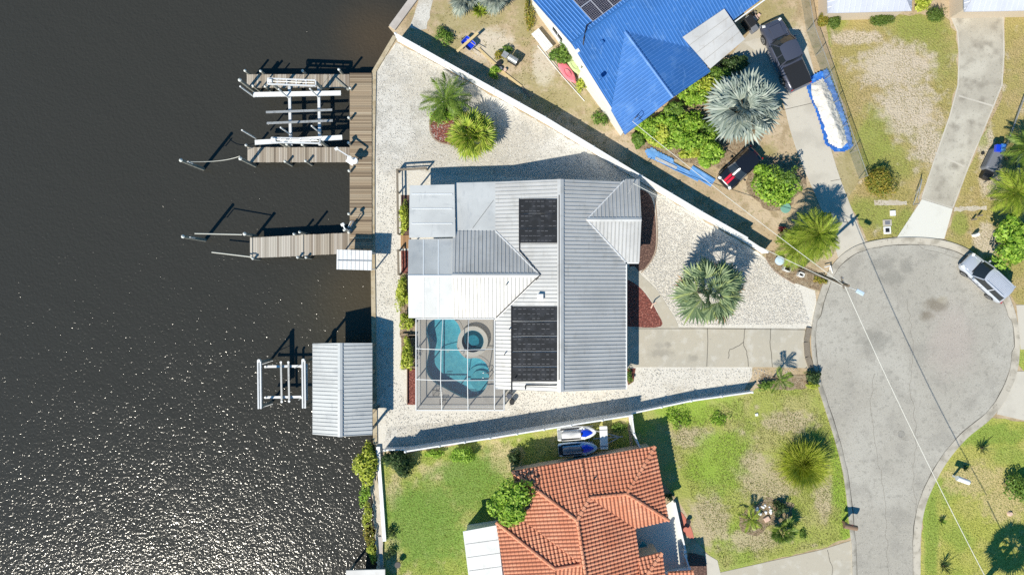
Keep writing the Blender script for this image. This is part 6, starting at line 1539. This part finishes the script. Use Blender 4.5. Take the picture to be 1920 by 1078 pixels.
# fan palms and feather palms
def fan_mesh(nm, seed, pet, fr, nseg, span, droop, m_):
    g = random.Random(seed); v = []; f = []
    def q4(a, b, c, d): k = len(v); v.extend([a,b,c,d]); f.extend([k,k+1,k+2,k+3])
    # petiole
    for s_ in (-1,1): q4((0,s_*.03,0),(0,s_*.008,.03),(pet,s_*.006,.10+.03),(pet,s_*.018,.10))
    for i in range(nseg):
        a = -span/2 + span*(i+.5)/nseg + g.uniform(-.03,.03); L_ = fr*(1-.22*(abs(a)/(span/2))**2)*g.uniform(.86,1.06); ca, sa = math.cos(a), math.sin(a)
        w_ = fr*.62*span/nseg*.5; lift_ = .10 + .16*fr*abs(sa)      # costapalmate: sides held up
        mz = lift_ - droop*.12; tz_ = lift_*1.0 - droop*g.uniform(.6,1.4)*(.35)
        o = (pet, 0, .10); m0 = (pet+ca*L_*.62+sa*w_, sa*L_*.62-ca*w_, mz+.02); m1 = (pet+ca*L_*.62-sa*w_, sa*L_*.62+ca*w_, mz+.02)
        mc = (pet+ca*L_*.62, sa*L_*.62, mz-.06); tp = (pet+ca*L_, sa*L_, tz_)
        k = len(v); v.extend([o, m0, mc, tp, m1]); f.extend([k,k+1,k+3,k+2, k,k+2,k+3,k+4])
    return v, f
def frond_mesh(nm, seed, L0, wmax, nl, droop):
    g = random.Random(seed); v = []; f = []
    def pt(u_): return Vector((L0*u_*(1-.12*u_), 0, L0*(.35*u_ - (.35+droop)*u_*u_)))
    for i in range(8):
        a, b = pt(i/8), pt((i+1)/8); k = len(v); w0, w1 = .035*(1-i/9), .035*(1-(i+1)/9)
        v.extend([a+Vector((0,-w0,0)), b+Vector((0,-w1,0)), b+Vector((0,w1,0)), a+Vector((0,w0,0))]); f.extend([k,k+1,k+2,k+3])
    for i in range(nl):
        u_ = .12 + .88*(i+.5)/nl; p = pt(u_); L_ = wmax*math.sin(math.pi*min(1, u_*.82+.12))*g.uniform(.85,1.1)
        for s_ in (-1,1):
            d = Vector((.55+.35*u_, s_*.80, -.10-.25*g.random())).normalized()*L_; w_ = .028+.012*g.random(); k = len(v)
            v.extend([p, p+d*.45+Vector((-w_,0,.03)), p+d-Vector((0,0,L_*.18)), p+d*.45+Vector((w_,0,.03))]); f.extend([k,k+1,k+2,k+3])
    return v, f
def palm(name, label, px, py, crown_z, nf, variants, m_, r_t=.14, seed=1, el=(80,-25), dead=0, group=None, multi=None, scale=1.0, foot=None, head=.25):
    """px,py: crown centre as seen"""
    q_ = at(px, py, crown_z); base = Vector((q_.x, q_.y, 0)); t = thing(name, label, 'palm tree', base, group); rr = random.Random(seed)
    mb = MB()
    if crown_z > .5:
        pts = [base-Vector((0,0,.1)), base+Vector((.05,.03,crown_z*.5)), q_]
        mb.tube(pts, r_t*1.15, 12, r1=r_t*.85)
        for i in range(int(crown_z/.12)): z = .06+i*.12; mb.disc(base+Vector((.03,.02,z)), r_t*1.12, .03, 10, r2=r_t*1.2)
    mb.disc(q_-Vector((0,0,head*1.2)), r_t*.9, head, 12, r2=r_t*1.3); mb.disc(q_-Vector((0,0,head*.2)), r_t*1.3, head*1.2, 12, r2=r_t*.3)
    mb.build('trunk', mt['bark'], t, smooth=True)
    meshes = []
    for i, (v, f) in enumerate(variants):
        me_o = raw_mesh('frond', [tuple(x) for x in v], f, 4, mt[m_]); meshes.append(me_o)
    for i in range(nf):
        src = meshes[i % len(meshes)]; o = src if i < len(meshes) else src.copy()
        if i >= len(meshes): C.objects.link(o)
        u_ = i/(nf-1); elv = R(el[0] + (el[1]-el[0])*u_**.75 + rr.uniform(-7,7)); az = i*2.39996 + rr.uniform(-.25,.25); s_ = scale*(.55+.45*min(1, u_*1.6))*rr.uniform(.92,1.08)
        o.parent = t; o.location = (q_.x-base.x, q_.y-base.y, q_.z + (1-u_)*head)
        o.rotation_mode = 'QUATERNION'
        o.rotation_quaternion = (Matrix.Rotation(az, 4, 'Z') @ Matrix.Rotation(-elv, 4, 'Y') @ Matrix.Rotation(rr.uniform(-.8,.8), 4, 'X')).to_quaternion()
        o.scale = (s_, s_, s_)
        if i >= nf-dead:
            if i == nf-dead: 
                me2 = o.data.copy(); me2.materials.clear(); me2.materials.append(mt['palm_dead']); me2.name = 'dead_frond'
            o.data = me2; o.name = 'dead_frond'
    return t
FAN = lambda pet, fr, ns, sp, dr: [fan_mesh('fan', s_, pet, fr*(1+.06*s_), ns, sp, dr, None) for s_ in range(3)]
palm('bismarck_palm','large silver blue fan palm beside the graphite pickup truck',1393,203,3.3,33,FAN(1.45,1.7,17,3.5,1.3),'palm_silver',.24,3,(74,-18),2)
palm('fan_palm','large dark green fan palm alone in the white gravel front yard',1331,547,3.4,33,FAN(1.55,1.5,15,3.1,1.1),'palm_olive',.17,4,(80,-20),4)
palm('fan_palm','lime green fan palm with red mulch in the upper gravel yard',886,253,1.3,44,FAN(1.05,1.15,14,2.8,.6),'palm_lime',.14,5,(82,-8),1)
palm('feather_palm','feathery green palm left of the lime palm in the red bed',836,188,1.5,22,[frond_mesh('fr', s_, 2.5, .80, 26, .25) for s_ in range(3)],'palm_green',.10,6,(70,-10))
bush('bright_shrub','low green shrub at the foot of the feathery palm','shrub',838,204,34,28,1.3,'leaf_bright',2200,.09,90)
bush('yellow_shrub','yellow flowering low shrub in the red palm bed','shrub',848,262,12,7,.4,'leaf_lime',350,.07,91)
palm('clustered_palm','lime green feathery palm clump between driveway and utility pole',1530,440,3.3,76,[frond_mesh('fr', s_, 2.3, .80, 24, .40) for s_ in range(3)],'palm_lime',.16,7,(78,-15))
palm('clustered_palm','yellow green palm clump overhanging the cable left of the driveway',1494,464,2.0,44,[frond_mesh('fr', s_, 1.9, .70, 22, .40) for s_ in range(3)],'palm_lime',.14,8,(78,-10))
bush('shrub','low olive growth under the clustered palms','shrub',1475,450,22,16,1.0,'leaf_mid',900,.09,92)
bush('dark_red_shrub','dark red small shrub left of the clustered palms','shrub',1466,431,9,8,.7,'leaf_red',250,.08,93)
palm('clustered_palm','bright feathery palm at the right photo edge above the glossy tree',1902,362,2.6,56,[frond_mesh('fr', s_, 2.2, .8, 24, .35) for s_ in range(3)],'palm_lime',.16,9,(78,-10))
palm('clustered_palm','dark shaded feathery palm at the far right edge behind the cart',1925,280,2.0,26,[frond_mesh('fr', s_, 2.0, .7, 26, .35) for s_ in range(3)],'palm_green',.16,10,(75,-10))
palm('young_silver_palm','pale silver young palm at the top edge, left of the yellow plant',868,-4,.8,16,FAN(.7,1.0,18,3.2,.5),'palm_silver',.12,11,(75,0))
palm('young_silver_palm','pale silver young palm at the top edge, right of the yellow plant',925,-6,.8,16,FAN(.7,1.0,18,3.2,.5),'palm_silver',.12,12,(75,0))
spiky('yellow_plant','yellow green spiky plant between the two young silver palms','plant',900,22,18,.8,'palm_lime',90,13,wd=.05)
palm('young_palm','small feathery palm at the driveway end casting a shadow on the concrete',1462,712,1.5,9,[frond_mesh('fr', s_, 1.3, .45, 18, .3) for s_ in range(3)],'palm_green',.06,14,(72,5))
palm('young_palm','small yellow green palm in the lower lawn, left of the pair',1406,972,.7,11,[frond_mesh('fr', s_, 1.25, .5, 18, .3) for s_ in range(3)],'palm_lime',.08,15,(68,5))
palm('young_palm','small green palm in the lower lawn, right of the pair',1466,994,.7,13,FAN(.5,.8,14,2.4,.3),'palm_green',.08,16,(70,5))
spiky('pencil_bush','bright yellow green spiky round bush in the lower lawn','bush',1502,868,46,2.0,'leaf_lime',3200,17,wd=.022,el=(.1,1.5))
bush('dark_shrub','dark shrub behind the two small lawn palms','shrub',1462,955,16,14,1.0,'leaf_dark',600,.09,94)
AG = 'small dark spiky plants scattered on the right lawn'
for i, (x, y, r_, lb) in enumerate(((1838,838,13,'dark spiky plant highest on the right lawn'),(1808,875,8,'tiny spiky plant right of the white mailbox'),(1763,976,8,'tiny spiky plant near the kerb in the right lawn'),(1767,1058,14,'dark spiky plant at the bottom of the right lawn'))):
    spiky('agave', lb, 'plant', x, y, r_, 1.3 if r_ > 10 else .6, 'leaf_dark' if r_ > 10 else 'leaf_mid', 38 if r_ > 10 else 26, 20+i, AG, wd=.035, el=(.3,1.4))
q_ = at(1893,962); tag(MB().disc(q_, .25, .18, 9, r2=.15).build('pale_rock', mt['pinkstone'], origin=q_), 'pale rock beside the dark shrub on the right lawn', 'rock')
palm('tall_palm','tall palm just beyond the lower right corner throwing its shadow on the lawn',1918,1200,6.3,34,FAN(1.1,1.1,20,3.6,.8),'palm_green',.2,31,(75,-35))
# spindly shrub whose shadow falls on the concrete driveway
bush('spindly_shrub','thin leafy shrub top rising above the bright bush','shrub',1478,330,26,20,1.3,'leaf_mid',420,.10,95,trunk=1.6,stems=9,lumps=9)

# ------------------------------------------------------------------ grass tufts and loose shells
def scatter(name, pts, n, h, wd, m_, seed, holes=(), patchy=.0):
    g = np.random.default_rng(seed); P2 = np.array([[at(x, y).x, at(x, y).y] for x, y in pts]); lo, hi = P2.min(0), P2.max(0)
    xy = g.uniform(lo, hi, (n*2, 2)); ins = np.zeros(len(xy), bool); j = len(P2)-1
    for i in range(len(P2)):
        c = ((P2[i,1] > xy[:,1]) != (P2[j,1] > xy[:,1])) & (xy[:,0] < (P2[j,0]-P2[i,0])*(xy[:,1]-P2[i,1])/(P2[j,1]-P2[i,1]+1e-12)+P2[i,0]); ins ^= c; j = i
    if patchy:
        from mathutils import noise as nz
        f = np.array([nz.fractal(Vector((a*.45, b*.45, seed)), 1, 2, 4) for a, b in xy]) + g.normal(0,.12,len(xy)); ins &= f > patchy*.35-.35
    xy = xy[ins][:n]; k = len(xy); V = []
    for b in range(3):
        a = g.uniform(0, 2*np.pi, k); hh = h*g.uniform(.5,1.5,k); ww = wd*g.uniform(.6,1.4,k); ln = g.uniform(.1,.9,k)*hh
        dx, dy = np.cos(a), np.sin(a)
        p0 = np.stack([xy[:,0]-dy*ww, xy[:,1]+dx*ww, np.full(k,.012)],1); p1 = np.stack([xy[:,0]+dy*ww, xy[:,1]-dx*ww, np.full(k,.012)],1); p2 = np.stack([xy[:,0]+dx*ln, xy[:,1]+dy*ln, hh],1)
        V.append(np.stack([p0,p1,p2],1).reshape(-1,3))
    V = np.concatenate(V); o = raw_mesh(name, V, np.arange(len(V)), 3, mt[m_]); tag(o, kind='stuff'); return o
scatter('grass', [(722,870),(900,835),(1040,812),(1170,786),(1176,835),(960,883),(930,978),(868,995),(880,1100),(728,1100)], 14000, .045, .022, 'grass_blades', 1)
scatter('grass', [(1262,775),(1400,742),(1535,715),(1560,790),(1580,880),(1592,1005),(1540,1022),(1355,1064),(1310,960),(1262,850)], 11000, .05, .022, 'grass_blades', 2, patchy=.4)
scatter('grass', [(1230,790),(1400,742),(1535,715),(1560,790),(1580,880),(1592,1005),(1540,1022),(1355,1064),(1310,960),(1262,850)], 6000, .06, .025, 'grass_dry', 3, patchy=.2)
scatter('grass', [(1732,1090),(1740,950),(1760,905),(1783,860),(1816,824),(1860,790),(1925,796),(1925,1090)], 12000, .04, .02, 'grass_blades', 4)
scatter('grass', [(1545,60),(1775,45),(1793,150),(1770,240),(1722,370),(1700,440),(1628,452),(1595,372),(1622,330),(1590,230)], 9000, .05, .022, 'grass_dry', 5, patchy=.3)
scatter('grass', [(1890,60),(1925,60),(1925,560),(1905,560),(1852,490),(1780,445),(1795,392),(1840,270)], 4000, .05, .022, 'grass_dry', 6)
scatter('grass', [(800,10),(1000,5),(1170,260),(1300,360),(1420,430),(1400,455),(1190,325),(1020,215),(880,140),(800,90)], 6000, .07, .03, 'grass_dry', 7, patchy=1.6)
def shells(name, pts, n, s_, m_, seed):
    g = np.random.default_rng(seed); P2 = np.array([[at(x, y).x, at(x, y).y] for x, y in pts]); lo, hi = P2.min(0), P2.max(0)
    xy = g.uniform(lo, hi, (n*2, 2)); ins = np.zeros(len(xy), bool); j = len(P2)-1
    for i in range(len(P2)):
        c = ((P2[i,1] > xy[:,1]) != (P2[j,1] > xy[:,1])) & (xy[:,0] < (P2[j,0]-P2[i,0])*(xy[:,1]-P2[i,1])/(P2[j,1]-P2[i,1]+1e-12)+P2[i,0]); ins ^= c; j = i
    xy = xy[ins][:n]; k = len(xy); a = g.uniform(0, 6.28, k); s2 = s_*g.uniform(.5,1.6,k); c, sn = np.cos(a), np.sin(a)
    z = .02+g.uniform(.0,.02,k); V = []
    def pt(u_, v_, w_): return np.stack([xy[:,0]+(c*u_-sn*v_)*s2, xy[:,1]+(sn*u_+c*v_)*s2, z+w_*s2], 1)
    A, B, D, E = pt(-1,-.6,0), pt(1,-.7,0), pt(.1,1,0), pt(0,0,.9)
    V = np.stack([A,B,E, B,D,E, D,A,E], 1).reshape(-1,3); o = raw_mesh(name, V, np.arange(len(V)), 3, mt[m_]); tag(o, kind='stuff')
GY = [(748,90),(880,162),(1020,240),(1190,348),(1050,330),(800,316),(745,318),(748,520),(735,700),(775,775),(950,772),(960,735),(1195,735),(1195,692),(1500,692),(1400,730),(1180,765),(920,805),(725,825),(708,600),(706,140)]
shells('loose_shells', GY, 26000, .035, 'stone', 1)
shells('loose_shells', [(1205,345),(1300,408),(1425,482),(1500,545),(1520,608),(1275,610),(1230,540),(1205,512),(1232,470),(1232,380)], 16000, .035, 'stone', 2)
